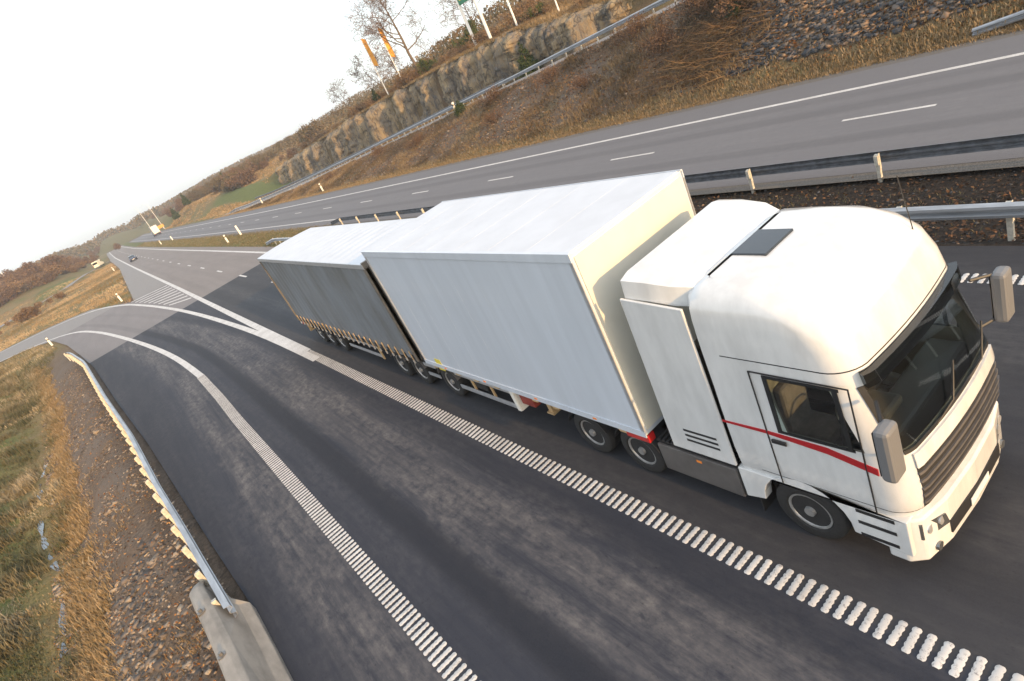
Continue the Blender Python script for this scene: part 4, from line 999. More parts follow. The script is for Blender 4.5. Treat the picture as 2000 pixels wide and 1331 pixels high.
# ------------------------------------------------------------------ cliff
rg0 = np.random.default_rng(9)
def build_cliff():
    ys = []; offs = []; y = 38.0; r_ = random.Random(5); off = 0
    while y < 186:
        wdt = r_.choice([.6, 1.0, 1.6, 2.4, 3.2, 4.2])*(1 if y < 90 else 1.35); o_ = r_.uniform(-.9, .9)
        sk = -wdt*r_.uniform(.5, 1.0) if r_.random() < .6 else r_.uniform(-.1, .5)
        if r_.random() < .35: ys += [y, y+.3]; offs += [1.9, 1.9]; y += .38
        ys += [y, y+wdt*.94]; offs += [o_-sk*.5, o_+sk*.5]; y += wdt
    Y = []
    for a, b in zip(ys[:-1], ys[1:]):
        k = max(1, int((b-a)/.4)); Y += list(np.linspace(a, b, k+1)[:-1])
    Y = np.array(Y) + rg0.normal(0, .03, len(Y)); Y.sort(); O = np.interp(Y, ys, offs)
    nz_ = 34; T = np.linspace(0, 1, nz_)
    env = ss(38, 46, Y)*(1-ss(170, 186, Y))
    YY, TT = np.meshgrid(Y, T, indexing='ij'); top = ctop(YY)+.15+.35*fbm(YY*.5, YY*0, 3, 61); base = zramp(YY)-.5
    ZZ = base+(top-base)*TT
    XX = 46.9 + O[:, None]*.9*(.8+.4*vn(YY*.4, ZZ*.5, 67)) + .55*TT + .16*fbm(YY*.9, ZZ*.9, 4, 63) + .62*(hsh(np.floor(YY/1.5+.25*ZZ), np.floor(ZZ/1.25+.3*YY), 68)-.5) + .38*(hsh(np.floor(YY/.7), np.floor(ZZ/.8+.2*YY), 69)-.5)
    XX = XX*env[:, None] + (49.6)*(1-env[:, None])
    XX = XX + ss(.80, 1, TT)**2*.9
    # cap running back into the hill
    cap = []
    for dx in (.8, 1.8, 3.2):
        cap.append(np.stack([XX[:, -1]+dx, Y, height(XX[:, -1]+dx+.3, Y) + (.10 if dx < 3 else -.4)], -1))
    G = np.concatenate([np.stack([XX, YY, ZZ], -1), np.stack(cap, 1)], 1)
    n0, n1 = G.shape[:2]; i = (np.arange(n0-1)[:, None]*n1+np.arange(n1-1)[None, :]).ravel()
    np_mesh('cliff', G.reshape(-1, 3), np.stack([i, i+n1, i+n1+1, i+1], 1), 'rock', kind='structure')
build_cliff()

# ------------------------------------------------------------------ scattered stuff
rg = np.random.default_rng(3)
def tufts(name, x, y, hgt, wid, blades, m, lean=.5, label=None, z=None, spread=.10, tcol=None):
    n = len(x); z = height(x, y) if z is None else z
    N = n*blades; X = np.repeat(x, blades)+rg.normal(0, spread, N); Y = np.repeat(y, blades)+rg.normal(0, spread, N); Z = np.repeat(z, blades)-.04
    h = np.repeat(hgt if hasattr(hgt, '__len__') else np.full(n, hgt), blades)*rg.uniform(.45, 1.1, N)
    a = rg.uniform(0, 2*np.pi, N); l = rg.uniform(0, lean, N)*h; wd = wid*rg.uniform(.6, 1.4, N)
    px, py = -np.sin(a)*wd, np.cos(a)*wd; tx, ty = np.cos(a)*l, np.sin(a)*l
    v = np.empty((N, 5, 3))
    v[:, 0] = np.stack([X-px, Y-py, Z], 1); v[:, 1] = np.stack([X+px, Y+py, Z], 1)
    v[:, 2] = np.stack([X+tx*.35+px*.7, Y+ty*.35+py*.7, Z+h*.6], 1); v[:, 3] = np.stack([X+tx*.35-px*.7, Y+ty*.35-py*.7, Z+h*.6], 1)
    v[:, 4] = np.stack([X+tx, Y+ty, Z+h*.95], 1)
    b = np.arange(N)*5; tri = np.concatenate([np.stack([b, b+1, b+2], 1), np.stack([b, b+2, b+3], 1), np.stack([b+3, b+2, b+4], 1)])
    base = rg.uniform(0, 1, n) if tcol is None else tcol
    t = np.clip(np.repeat(base, blades)*.75 + rg.uniform(0, .35, N), 0, 1); t = np.concatenate([t, t, t])
    o = np_mesh(name, v.reshape(-1, 3), tri, m, t, kind='stuff')
    if label: o['label'] = label
    return o
def leaves(name, x, y, size, m, label, dz=.02, z=None):
    n = len(x); z = (height(x, y) if z is None else z)+rg.uniform(0, .06, n)+dz; s = size*rg.uniform(.5, 1.5, n)
    u = rg.normal(size=(n, 3)); u[:, 2] *= .4; u /= np.linalg.norm(u, axis=1)[:, None]
    w_ = np.cross(u, np.array([0, 0, 1.])+rg.normal(0, .5, (n, 3))); w_ /= np.linalg.norm(w_, axis=1)[:, None]
    c = np.stack([x, y, z], 1); S = s[:, None]
    v = np.stack([c-u*S, c-w_*S*.55, c+u*S, c+w_*S*.55], 1).reshape(-1, 3); b = np.arange(n)*4
    o = np_mesh(name, v, np.stack([b, b+1, b+2, b+3], 1), m, rg.uniform(0, 1, n), kind='stuff'); o['label'] = label; return o
BV = np.array([(-1,-1,-1),(1,-1,-1),(1,1,-1),(-1,1,-1),(-1,-1,1),(1,-1,1),(1,1,1),(-1,1,1)], float)
BF = np.array([(0,3,2,1),(4,5,6,7),(0,1,5,4),(1,2,6,5),(2,3,7,6),(3,0,4,7)])
def stones(name, x, y, size, m, label, z=None, flat=.55):
    n = len(x); z = height(x, y) if z is None else z
    v = BV[None]*(1+rg.uniform(-.42, .25, (n, 8, 3))); v = v*np.stack([rg.uniform(.7, 1.4, n), rg.uniform(.6, 1.2, n), np.full(n, flat)*rg.uniform(.5, 1.3, n)], 1)[:, None]
    a = rg.uniform(0, np.pi, n); tl = rg.uniform(-.6, .6, n); ca_, sa = np.cos(a)[:, None], np.sin(a)[:, None]; ct, st = np.cos(tl)[:, None], np.sin(tl)[:, None]
    X, Y, Z = v[..., 0], v[..., 1], v[..., 2]; Y, Z = Y*ct-Z*st, Y*st+Z*ct; X, Y = X*ca_-Y*sa, X*sa+Y*ca_
    s = (size if hasattr(size, '__len__') else np.full(n, size))[:, None]/2
    v = np.stack([X*s+x[:, None], Y*s+y[:, None], Z*s+z[:, None]+s*.12], -1)
    f = (BF[None]+(np.arange(n)*8)[:, None, None]).reshape(-1, 4)
    o = np_mesh(name, v.reshape(-1, 3), f, m, np.repeat(np.clip(rg.uniform(0, 1, n), 0, 1), 6), kind='stuff'); o['label'] = label; return o
def sample(n, x0, x1, y0, y1, fn=None):
    x = rg.uniform(x0, x1, n); y = rg.uniform(y0, y1, n)
    if fn is not None: k = fn(x, y) > rg.uniform(0, 1, n); x, y = x[k], y[k]
    return x, y
def dleft(x, y): return itp(y, LEDGE)-x
# left bank: stones
def biased(n, ymin, ymax): return ymin*(ymax/ymin)**rg.uniform(0, 1, n)
y = biased(26000, 6, 62); d = rg.uniform(.25, 4.9, 26000); x = itp(y, LEDGE)-d
k = (fbm(x*.8, y*.8, 3, 71)*1.6+.45) > rg.uniform(0, 1, len(x)); x, y = x[k], y[k]
stones('gravel', x, y, .025+.17*rg.beta(1.0, 6, len(x))*(1+1.2*(fbm(x*.5, y*.5, 2, 72) > .15)), 'stone', 'loose grey and rusty gravel on the bank left of the guard rail')
y = biased(7000, 6, 60); x = itp(y, LEDGE)-rg.uniform(.3, 5, 7000)
leaves('fallen_leaves', x, y, .032, 'leaf', 'dead brown leaves and bits of bark lying on the gravel bank')
# left bank: grass
n = 30000; y = biased(n, 9, 95); d = rg.gamma(2.0, 3.2, n)+3.4; x = itp(y, LEDGE)-d
pr = np.where(np.abs(d-5.0) < .35, .15, 1)*np.clip(.55+fbm(x*.5, y*.5, 3, 73)*1.5, .1, 1); k = (pr > rg.uniform(0, 1, n)) & (x > -60) & ~on_ramp(x, y) ; x, y, d = x[k], y[k], d[k]
k = ~((x < -9) & (y > 90)); x, y, d = x[k], y[k], d[k]
tc_ = np.clip(.45+fbm(x*.35, y*.35, 3, 75)*1.3 + .1*np.exp(-((d-3.9)/.7)**2), 0, 1)
hh = .12+.34*np.clip(fbm(x*.55, y*.55, 3, 77)*1.6+.35, 0, 1)**1.4
tufts('grass', x, y, hh*(1+y/90), .009+.00022*y.mean(), 9, 'grass', 1.1, 'matted dry grass on the slope and ditch at the lower left', tcol=tc_, spread=.14)
y = biased(6000, 9, 80); d = 3.75+rg.normal(0, .36, 6000)+.5*fbm(y*.35, y*0, 3, 78); k = fbm(y*.5, d*.7, 3, 79) > -.28; y, d = y[k], d[k]; x = itp(y, LEDGE)-d
tufts('golden_grass', x, y, .26, .010, 9, 'goldgrass', 1.0, 'band of golden dead grass between the gravel bank and the ditch', tcol=rg.uniform(.1, .9, len(x)), spread=.16)
y = biased(2600, 8, 60); x = itp(y, LEDGE)-rg.uniform(.5, 4, 2600); k = fbm(x*.6, y*.6, 3, 76) > .16; x, y = x[k], y[k]
tufts('dead_grass', x, y, .14, .008, 9, 'scrub', 1.4, 'sparse dead tufts on the gravel bank', tcol=rg.uniform(.3, 1, len(x)), spread=.10)
y = rg.uniform(7, 20, 900); x = itp(y, LEDGE)-rg.normal(2.4, .8, 900); stones('gravel', x, y, .06+.2*rg.beta(1.2, 3, 900), 'stone', 'larger pale broken stones on the near part of the gravel bank', flat=.35)
# ditch water
yw = np.arange(6, 44, .7); dc = 4.9 + .35*np.sin(yw*.23) + .3*fbm(yw*.2, yw*0, 3, 3)
xc = itp(yw, LEDGE)-dc; zb = np.array([H(a, b) for a, b in zip(xc, yw)])
zl_ = np.convolve(np.pad(zb, 6, mode='edge'), np.ones(13)/13, 'valid')
m_ = MB(); wv = [(xc[i]+s*(.09+.06*math.sin(i*1.7)), yw[i], zl_[i]-.0) for i in range(len(yw)) for s in (-1, 1)]
m_.add(wv, [(2*i, 2*i+1, 2*i+3, 2*i+2) for i in range(len(yw)-1)]); o = m_.build('water', 'water', None); o['kind'] = 'structure'
# grass wedge behind the gore and farther left
def wedge(x, y):
    rf = np.interp(-x, [-p[0] for p in RAMPF[::-1]], [p[1] for p in RAMPF[::-1]])
    yl = np.interp(x, [p[0] for p in FL], [p[1] for p in FL])
    return ((y > rf+.6) & (x < medge(y)-.3) & ((y < yl-1.5) | (y > yl+8))).astype(float)*np.clip(.6+fbm(x*.12, y*.12, 3, 81), .1, 1)
x, y = sample(26000, -70, 3, 88, 260, wedge)
tufts('grass', x, y, .38, .032, 7, 'goldgrass', .8, 'golden rough grass beyond the slip road on the left', tcol=np.clip(.5+fbm(x*.1, y*.1, 3, 83)*1.4, 0, 1), spread=.25)
x, y = sample(9000, -60, -9, 60, 104, lambda x, y: ((y < np.interp(-x, [-p[0] for p in RAMPN], [p[1] for p in RAMPN])-.6) & (x < itp(y, LEDGE)-1)).astype(float))
tufts('grass', x, y, .34, .024, 7, 'grass', .8, 'dry green and brown grass left of the guard rail end', tcol=np.clip(.5+fbm(x*.2, y*.2, 3, 85)*1.3, 0, 1), spread=.22)
# right verge
y = biased(11000, 7, 190); x = 28.75+oc(y)+np.abs(rg.normal(0, .55, 11000))
tufts('golden_grass', x, y, .22, .014, 8, 'goldgrass', 1.0, 'strip of orange dead grass along the opposite carriageway', tcol=rg.uniform(.2, .9, 11000), spread=.16)
# scrub on the right bank
y = biased(26000, 6, 165); e = 29.6+oc(y); rr_ = rrail(y)-.5; x = e+(rr_-e)*rg.uniform(0, 1, 26000)
k = (np.clip(.55+fbm(x*.35, y*.35, 3, 87)*1.6, .08, 1)*np.where((y < 22) & (y > 8), .5*(fbm(x*.9, y*.9, 2, 88) > .1), 1) > rg.uniform(0, 1, len(x))) & (rr_ > e+.2); x, y = x[k], y[k]
tufts('scrub', x, y, .30+.35*np.clip(fbm(x*.3, y*.3, 3, 89), 0, 1), .013, 9, 'scrub', 1.3, 'low brown scrub covering the bank below the raised slip road', tcol=np.clip(.4+fbm(x*.25, y*.25, 3, 91)*1.5, 0, 1), spread=.2)
y = biased(24000, 6, 120); e = 29.5+oc(y); x = e+(rrail(y)-.8-e)*rg.uniform(0, 1, 24000)
leaves('fallen_leaves', x, y, .07, 'leaf', 'russet dead leaves scattered over the bank on the right')
# scree
y = rg.uniform(7, 23.5, 9000); x = 30.2+6.6*rg.beta(1.1, 1.2, 9000); k = (ss(24, 20, y)*np.clip(.8+fbm(x*.4, y*.4, 3, 93), 0, 1)) > rg.uniform(0, 1, 9000); x, y = x[k], y[k]
stones('scree', x, y, .09+.5*rg.beta(1.0, 7, len(x)), 'stone_blue', 'heap of blue grey broken rock on the bank at the upper right')
x, y = sample(3000, 29.6, 37, 24, 120); stones('scree', x, y, .08+.25*rg.beta(1.2, 5, len(x)), 'stone', 'scattered stones on the scrub bank')
# brushwood: bent dead branches
def sticks(name, xs, ys, ln, rad, m, label, dirx=None, up_=.4):
    vs = []; fs = []; tn = []
    zb_ = height(xs, ys)
    for i in range(len(xs)):
        a = rg.uniform(0, 2*np.pi) if dirx is None else dirx+rg.normal(0, .5); l = ln*rg.uniform(.4, 1.3); e_ = rg.uniform(0, up_)
        p = np.array([xs[i], ys[i], zb_[i]+rg.uniform(0, .25)]); d = np.array([np.cos(a), np.sin(a), e_]); r0 = rad*rg.uniform(.5, 1.4)
        pts = [p]
        for k in range(4): d = d+rg.normal(0, .22, 3)*np.array([1, 1, .6]); d /= np.linalg.norm(d); p = p+d*l/4; pts.append(p)
        pts = np.array(pts); 
        for k in range(3):
            zmin = H(pts[k+1][0], pts[k+1][1]) if len(xs) < 900 else -9; pts[k+1][2] = max(pts[k+1][2], zmin+.03)
        o_ = len(vs)
        for k, q in enumerate(pts):
            rr = r0*(1-.8*k/4)
            for an in (0, 2.09, 4.19): vs.append(q+np.array([math.cos(an)*rr*abs(d[1]), math.cos(an)*rr*abs(d[0]), math.sin(an)*rr]))
        for k in range(4):
            for j in range(3): fs.append((o_+3*k+j, o_+3*k+(j+1) % 3, o_+3*k+3+(j+1) % 3, o_+3*k+3+j)); tn.append(0)
        tn[-12:] = [rg.uniform()]*12
    o = np_mesh(name, np.array(vs), np.array(fs), m, np.array(tn), kind='stuff'); o['label'] = label; return o
n = 750; y = rg.normal(24.2, 1.9, n); x = rg.normal(32.4, 1.3, n); x = np.clip(x, 30, 36)
sticks('brushwood', x, y, 1.7, .022, 'redtwig', 'pile of orange brown cut branches on the bank below the scrub', up_=.5)
n = 420; y = rg.uniform(24, 60, n); x = rg.uniform(30, 37, n)
sticks('brushwood', x, y, 1.6, .016, 'twig', 'dead sticks strewn across the scrub bank', up_=.3)
# median
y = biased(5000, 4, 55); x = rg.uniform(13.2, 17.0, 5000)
leaves('fallen_leaves', x, y, .045, 'darkleaf', 'dark dead leaves on the bare soil of the median')
x, y = sample(3000, 13.3, 16.7, 4, 55, lambda x, y: np.clip(fbm(x*.6, y*.4, 3, 95)*2, 0, 1)); tufts('grass', x, y, .12, .012, 7, 'grass', 1, 'sparse green tufts on the bare soil of the median', tcol=rg.uniform(0, .4, len(x)), spread=.12)
y = biased(7000, 54, 300); x = rg.uniform(13.2, 17.1, 7000)+rc(y)
tufts('grass', x, y, .20, .022, 7, 'grass', .8, 'yellow green grass strip in the median far behind the truck', tcol=rg.uniform(.1, .7, 7000), spread=.2)
x, y = sample(2500, 13.2, 17, 4, 50); stones('gravel', x, y, .03+.09*rg.beta(1, 4, len(x)), 'stone_blue', 'small dark stones on the median soil')
# cliff top growth and hillside
y = biased(20000, 40, 165); x = 48.2+rg.gamma(1.3, 7, 20000); k = x < 95; x, y = x[k], y[k]
tufts('scrub', x, y, .55, .032, 8, 'scrub', .9, 'rusty heath and dry grass covering the hill above the cliff', tcol=np.clip(.6+fbm(x*.2, y*.2, 3, 97)*1.4, 0, 1), spread=.3)
x, y = sample(5000, 47.9, 50.5, 40, 150); tufts('golden_grass', x, y, .42, .022, 8, 'goldgrass', 1.2, 'overhanging golden grass along the cliff edge', z=np.maximum(height(x, y), ctop(y)), tcol=rg.uniform(0, .7, len(x)), spread=.25)
y = rg.uniform(60, 168, 4000); x = rrail(y)+6.6+np.abs(rg.normal(0, 1.2, 4000)); tufts('golden_grass', x, y, .35, .022, 7, 'goldgrass', 1, 'dry grass between the raised slip road and the cliff foot', tcol=rg.uniform(0, .8, 4000), spread=.2)
x, y = sample(22000, 31, 100, 168, 340, lambda x, y: ((x > rrail(y)+1.2) & ~((y > 160) & (y < 235) & (x > 36.5) & (x < 47))).astype(float)*np.clip(.5+fbm(x*.06, y*.06, 3, 99), 0, 1))
tufts('grass', x, y, .6, .06, 7, 'goldgrass', .8, 'tall yellow grass on the slope beyond the cliff', tcol=rg.uniform(.1, .9, len(x)), spread=.4)

# ------------------------------------------------------------------ trees and bushes
def branchy(seed, h, r0, levels, nb, spread, twist=.25, minr=.012, first=.3, droop=0):
    """returns trunk lists and twig lists of (points, radii)"""
    q = random.Random(seed); trunk = []; tw = []
    def grow(p, d, ln, r, lev):
        pts = [p]; rs = [r]; k = 6 if lev < 2 else 4
        for i in range(k):
            d = (d + Vector((q.gauss(0, twist), q.gauss(0, twist), q.gauss(0, twist*.6)+ (.05 if lev else .02)-droop*lev*.05))*(.5 if lev == 0 else 1)).normalized()
            p = p + d*ln/k; pts.append(p); rs.append(max(minr, r*(1-.75*(i+1)/k)))
        (trunk if lev < 2 else tw).append((pts, rs))
        if lev >= levels: return
        m = nb[lev]
        for i in range(m):
            t = first + (1-first)*(i+q.random())/m if lev == 0 else .2+.8*(i+q.random())/m
            idx = min(k-1, int(t*k)); f = t*k-idx; bp = pts[idx].lerp(pts[idx+1], f)
            dd = (pts[idx+1]-pts[idx]).normalized(); a = q.uniform(0, 2*math.pi)
            s1 = dd.cross(Vector((0, 0, 1)) if abs(dd.z) < .95 else Vector((1, 0, 0))).normalized(); s2 = dd.cross(s1)
            sp_ = spread*q.uniform(.7, 1.25)
            nd = (dd*math.cos(sp_) + (s1*math.cos(a)+s2*math.sin(a))*math.sin(sp_)).normalized()
            grow(bp, nd, ln*q.uniform(.42, .62)*(1.15-.45*t if lev == 0 else 1), max(minr, rs[idx]*.55), lev+1)
    grow(Vector((0, 0, 0)), Vector((0, 0, 1)), h, r0, 0)
    return trunk, tw
def tree_parts(seed, h, r0, levels, nb, spread, mt='twig', leaf=None, **kw):
    tr, tw = branchy(seed, h, r0, levels, nb, spread, **kw)
    a = MB()
    for p, r in tr: a.tube(p, r, 6, False)
    b = MB()
    for p, r in tw: b.tube(p, r, 3, False)
    return a, b, tw
def set_tint(o, seed=0):
    me = o.data; n = len(me.polygons); g = np.random.default_rng(seed)
    a = me.attributes.new('tint', 'FLOAT', 'FACE'); a.data.foreach_set('value', g.uniform(0, 1, n).astype(np.float32))
def bare_tree(loc, seed, h, r0, label, group=None, levels=4, nb=(9, 6, 5, 4), spread=.95, m='twig', rz=0, minr=.012):
    root = empty('bare_tree', loc, label, 'tree', group, rz)
    a, b, tw = tree_parts(seed, h, r0, levels, nb, spread, minr=minr)
    a.build('trunk', 'bark', root, smooth=True); o = b.build('crown', m, root); set_tint(o, seed); return root
def leaf_cloud(name, m, blobs, n, size, parent, seed, flatten=1, ell=1.0):
    g = np.random.default_rng(seed); B = np.array(blobs, float); w_ = B[:, 3]**2.2; idx = g.choice(len(B), n, p=w_/w_.sum())
    u = g.normal(size=(n, 3)); u /= np.linalg.norm(u, axis=1)[:, None]; rr = B[idx, 3]*(g.uniform(0, 1, n)**.45)
    c = B[idx, :3]+u*rr[:, None]*np.array([1, 1, flatten]); a_ = g.normal(size=(n, 3)); a_ /= np.linalg.norm(a_, axis=1)[:, None]
    b_ = np.cross(a_, g.normal(size=(n, 3))); b_ /= np.linalg.norm(b_, axis=1)[:, None]; s = (size*g.uniform(.5, 1.5, n))[:, None]
    v = np.stack([c-a_*s, c-b_*s*.5*ell, c+a_*s, c+b_*s*.5*ell], 1).reshape(-1, 3); q = np.arange(n)*4
    t = np.clip(g.uniform(0, .8, n)+.2*hsh(idx, idx*3, 5), 0, 1)
    return np_mesh(name, v, np.stack([q, q+1, q+2, q+3], 1), m, t, parent=parent)
def bush(name, loc, seed, h, wd, label, cat, group, leafm, n=1500, size=.12, twm='twig', stem=True):
    g = random.Random(seed); root = empty(name, loc, label, cat, group)
    blobs = [(g.gauss(0, wd*.28), g.gauss(0, wd*.28), h*g.uniform(.3, .75), wd*g.uniform(.16, .34)) for _ in range(12)]
    leaf_cloud('crown', leafm, blobs, n, size, root, seed, h/wd if h > wd else .8)
    st = MB()
    for b in blobs:
        st.tube([(0, 0, -.1), (b[0]*.4, b[1]*.4, b[2]*.5), (b[0], b[1], b[2]+b[3]*.6)], [.05*h/3, .035*h/3, .012], 4, False)
        for _ in range(7):
            st.tube([(b[0]*.6, b[1]*.6, b[2]*.6), (b[0]+g.gauss(0, b[3]*.5), b[1]+g.gauss(0, b[3]*.5), b[2]+b[3]*g.uniform(.6, 1.35))], [.02*h/3, .006*h/3], 3, False)
    o = st.build('trunk', twm, root); set_tint(o, seed); return root
def conifer(loc, seed, h, wd, label, cat='tree', group=None, n=2600, size=.16, z0=.08):
    g = random.Random(seed); root = empty('pine_tree', loc, label, cat, group); blobs = []
    for k in range(26):
        t = z0+(1-z0)*k/26; rad = wd*.5*(1-t)**.8*g.uniform(.7, 1.1)
        for _ in range(3):
            a = g.uniform(0, 6.28); blobs.append((rad*.6*math.cos(a), rad*.6*math.sin(a), h*t, max(.12, rad*.5)))
    leaf_cloud('crown', 'pine', blobs, n, size, root, seed, .55, .5)
    a = MB(); a.tube([(0, 0, -.2), (0, 0, h*.5), (0, 0, h)], [.05*h/2, .03*h/2, .01], 6, False); a.build('trunk', 'bark', root); return root
def at(x, y): return (x, y, H(x, y)-.1)
# cliff-top trees, left to right in the photo
bare_tree(at(52, 121), 11, 6.2, .10, 'pale thin bare tree standing alone on the hill skyline left of the flags', levels=4, nb=(8, 5, 4, 3), minr=.018)
bare_tree(at(53, 105), 12, 6.4, .13, 'greyish bare tree between the flagpole and the small pine', nb=(9, 6, 4, 3), minr=.018)
bare_tree(at(54, 99), 13, 6.0, .12, 'small bare tree directly behind the second flagpole', nb=(9, 6, 4, 3), m='redtwig', minr=.018)
bare_tree(at(51.5, 89.5), 21, 12.5, .26, 'large spreading bare tree on the cliff top, the tallest in the photo', levels=4, nb=(11, 8, 6, 4), spread=1.0, minr=.016)
bare_tree(at(60, 83), 16, 8.0, .13, 'bare tree with fine twigs left of the green price sign', nb=(10, 7, 5, 3), minr=.016)
bare_tree(at(63, 72.5), 18, 8.5, .12, 'grey bare tree between the price sign and the lamp pole', nb=(10, 7, 5, 3), minr=.016)
bare_tree(at(66, 66), 19, 8.5, .12, 'bare tree on the hill at the top edge right of the lamp pole', nb=(10, 7, 5, 3), minr=.016)
bush('shrub', at(50.7, 86), 31, 2.9, 2.2, 'dense olive green rounded juniper at the foot of the tallest tree', 'bush', None, 'greenleaf', 3000, .10)
bush('shrub', at(54.5, 78), 32, 3.6, 2.6, 'dark green bush behind the left post of the price sign', 'bush', None, 'greenleaf', 3000, .11)
conifer(at(50, 104), 33, 2.6, 2.2, 'small dark pine on the ridge beside the flagpoles', n=1600, z0=.35)
conifer((45.2, 56.6, float(zramp(56.6))-.1), 34, 3.4, 3.0, 'bushy green spruce growing behind the guard rail at the foot of the cliff', n=5200, size=.13)
bush('shrub', at(52.5, 61), 35, 1.7, 2.0, 'low green bush on the cliff top right of the lamp pole', 'bush', None, 'greenleaf', 1500, .10)
conifer((36.6, 59, H(36.6, 59)-.2), 36, 1.5, 2.6, 'low green spruce sprawling over the slip road guard rail', cat='bush', n=2400, size=.11)
# brown shrubs
gs = 'brown shrubs on the scrub bank'
proto = bush('shrub', at(33.5, 29), 41, 1.7, 2.6, 'leafless brown shrub on the bank below the raised slip road', 'bush', gs, 'twig', 2200, .05)
for x, y, s in [(35.4, 26, 1.2), (34.6, 22.8, 1.1), (36, 33, .9), (33, 36, .7), (35, 42, .8), (32.5, 48, .7), (35.8, 52, .9), (33.6, 66, .8), (35, 80, .8), (32.6, 96, .7), (36.2, 20, 1.3), (35.4, 16.5, 1.1)]:
    copy_tree(proto, at(x, y), rnd.uniform(0, 6), s)
for i, (x, y, s, lb) in enumerate([(36.2, 19.0, 1.5, 'dark green pine sapling above the scree at the top edge'), (34.4, 23.6, .8, 'small dark green sapling among the brown shrubs')]):
    conifer(at(x, y), 45+i, 2.2*s, 1.8*s, lb, n=1800, size=.09)
gc = 'rusty bushes along the cliff top'
proto = bush('shrub', at(50.2, 112), 51, 1.9, 3.2, 'rusty brown bush on the edge of the cliff top', 'bush', gc, 'redtwig', 1700, .09, 'redtwig')
for k in range(34):
    y = rnd.uniform(46, 150); x = 49.6+rnd.expovariate(1/6); x = min(x, 75); copy_tree(proto, at(x, y), rnd.uniform(0, 6), rnd.uniform(.5, 1.25))
gt = 'brown thicket on the left hillside'
proto = bush('thicket_bush', (-30, 288, H(-30, 288)-.3), 61, 7.5, 8, 'brown leafless thicket bush on the hillside at the left edge', 'bush', gt, 'redtwig', 2600, .34, 'twig')
pk = kids(proto)
proto2 = bush('thicket_bush', (-22, 296, H(-22, 296)-.3), 62, 8.5, 7, 'brown leafless thicket bush on the hillside at the left edge', 'bush', gt, 'twig', 2600, .34, 'twig')
for k in range(95):
    x = -6-44*rnd.random(); y = 284+rnd.uniform(0, 52)+(12 if x > -14 else 0)
    copy_tree((proto, proto2)[k % 2], (x, y, H(x, y)-.5), rnd.uniform(0, 6), rnd.uniform(.45, .95)*(.55 if x > -13 else 1))
for x, y, s in [(-17, 172, .5), (-19.5, 176, .42), (-25, 160, .3), (-30, 165, .35), (-12, 190, .3), (-38, 172, .4)]:
    o = copy_tree(proto, (x, y, H(x, y)-.2), rnd.uniform(0, 6), s, 'reddish brown bush in the golden grass beyond the exit slip road'); o['group'] = 'reddish bushes beyond the slip road'
gr_ = 'brown trees along the skyline beyond the cliff'
pr1 = bush('hillside_tree', (50, 232, H(50, 232)-.3), 71, 7, 8, 'brown leafless tree on the hillside beyond the cliff', 'tree', gr_, 'twig', 2600, .30)
pr2 = bush('hillside_tree', (74, 210, H(74, 210)-.3), 72, 8, 8, 'brown leafless tree on the hillside beyond the cliff', 'tree', gr_, 'wood_far', 2600, .32)
for k in range(75):
    y = rnd.uniform(215, 330); x = (44 if y < 240 else 47)+abs(rnd.gauss(0, 10)) + (8 if 255 < y < 300 else 0)
    copy_tree((pr1, pr2)[k % 2], (x, y, H(x, y)-.4), rnd.uniform(0, 6), rnd.uniform(.35, .85))
for (x, y, s, lb) in [(32.5, 285, .95, 'dark pine at the left end of the skyline trees, its crown above the slope'), (38.5, 282, 1.0, 'dark pine among the brown trees over the green field'), (47, 236, .8, 'second dark pine over the green field, a little lower')]:
    conifer(at(x, y), int(x*3), 8*s, 5*s, lb, n=2600, size=.35, z0=.4)
# far woods
gq = 'bushes on the flat land at the end of the road'
pf = copy_tree(proto2, (12+0, 420, H(12, 420)-.3), 1.0, .5, 'small brown bush on the flat land at the end of the road'); pf['group'] = gq; pfk = kids(pf)
for k in range(60):
    y = rnd.uniform(330, 560); x = rnd.choice([rnd.uniform(-45, float(rc(y))-1), rnd.uniform(float(rc(y))+36, 75)]); copy_tree(pf, (x, y, H(x, y)-.3), rnd.uniform(0, 6), rnd.uniform(.3, .75))
n = 2600; x = rg.uniform(-350, 420, n); y = rg.uniform(600, 900, n); k = (x < rc(y)-4) | (x > rc(y)+34) | (y > 700); x, y = x[k], y[k]
z = height(x, y); N = len(x)*34; X = np.repeat(x, 34)+rg.normal(0, 3.2, N); Y = np.repeat(y, 34)+rg.normal(0, 3.2, N); Z = np.repeat(z, 34)+rg.uniform(0, 7, N)
a_ = rg.normal(size=(N, 3)); a_ /= np.linalg.norm(a_, axis=1)[:, None]; b_ = np.cross(a_, rg.normal(size=(N, 3))); b_ /= np.linalg.norm(b_, axis=1)[:, None]; c = np.stack([X, Y, Z], 1); s = rg.uniform(.4, 1.1, N)[:, None]
v = np.stack([c-a_*s, c-b_*s, c+a_*s, c+b_*s], 1).reshape(-1, 3); q = np.arange(N)*4
o = np_mesh('woodland', v, np.stack([q, q+1, q+2, q+3], 1), 'wood_far', rg.uniform(0, 1, N), kind='stuff'); o['label'] = 'distant brown and green woods on the ridge at the end of the road'
n = 2600; x = rg.uniform(72, 240, n); y = rg.uniform(90, 600, n); z = height(x, y); K_ = 60; N = n*K_; X = np.repeat(x, K_)+rg.normal(0, 1.8, N); Y = np.repeat(y, K_)+rg.normal(0, 1.8, N); Z = np.repeat(z, K_)+rg.uniform(0, 3.0, N)
a_ = rg.normal(size=(N, 3)); a_ /= np.linalg.norm(a_, axis=1)[:, None]; b_ = np.cross(a_, rg.normal(size=(N, 3))); b_ /= np.linalg.norm(b_, axis=1)[:, None]; c = np.stack([X, Y, Z], 1); s = rg.uniform(.10, .34, N)[:, None]
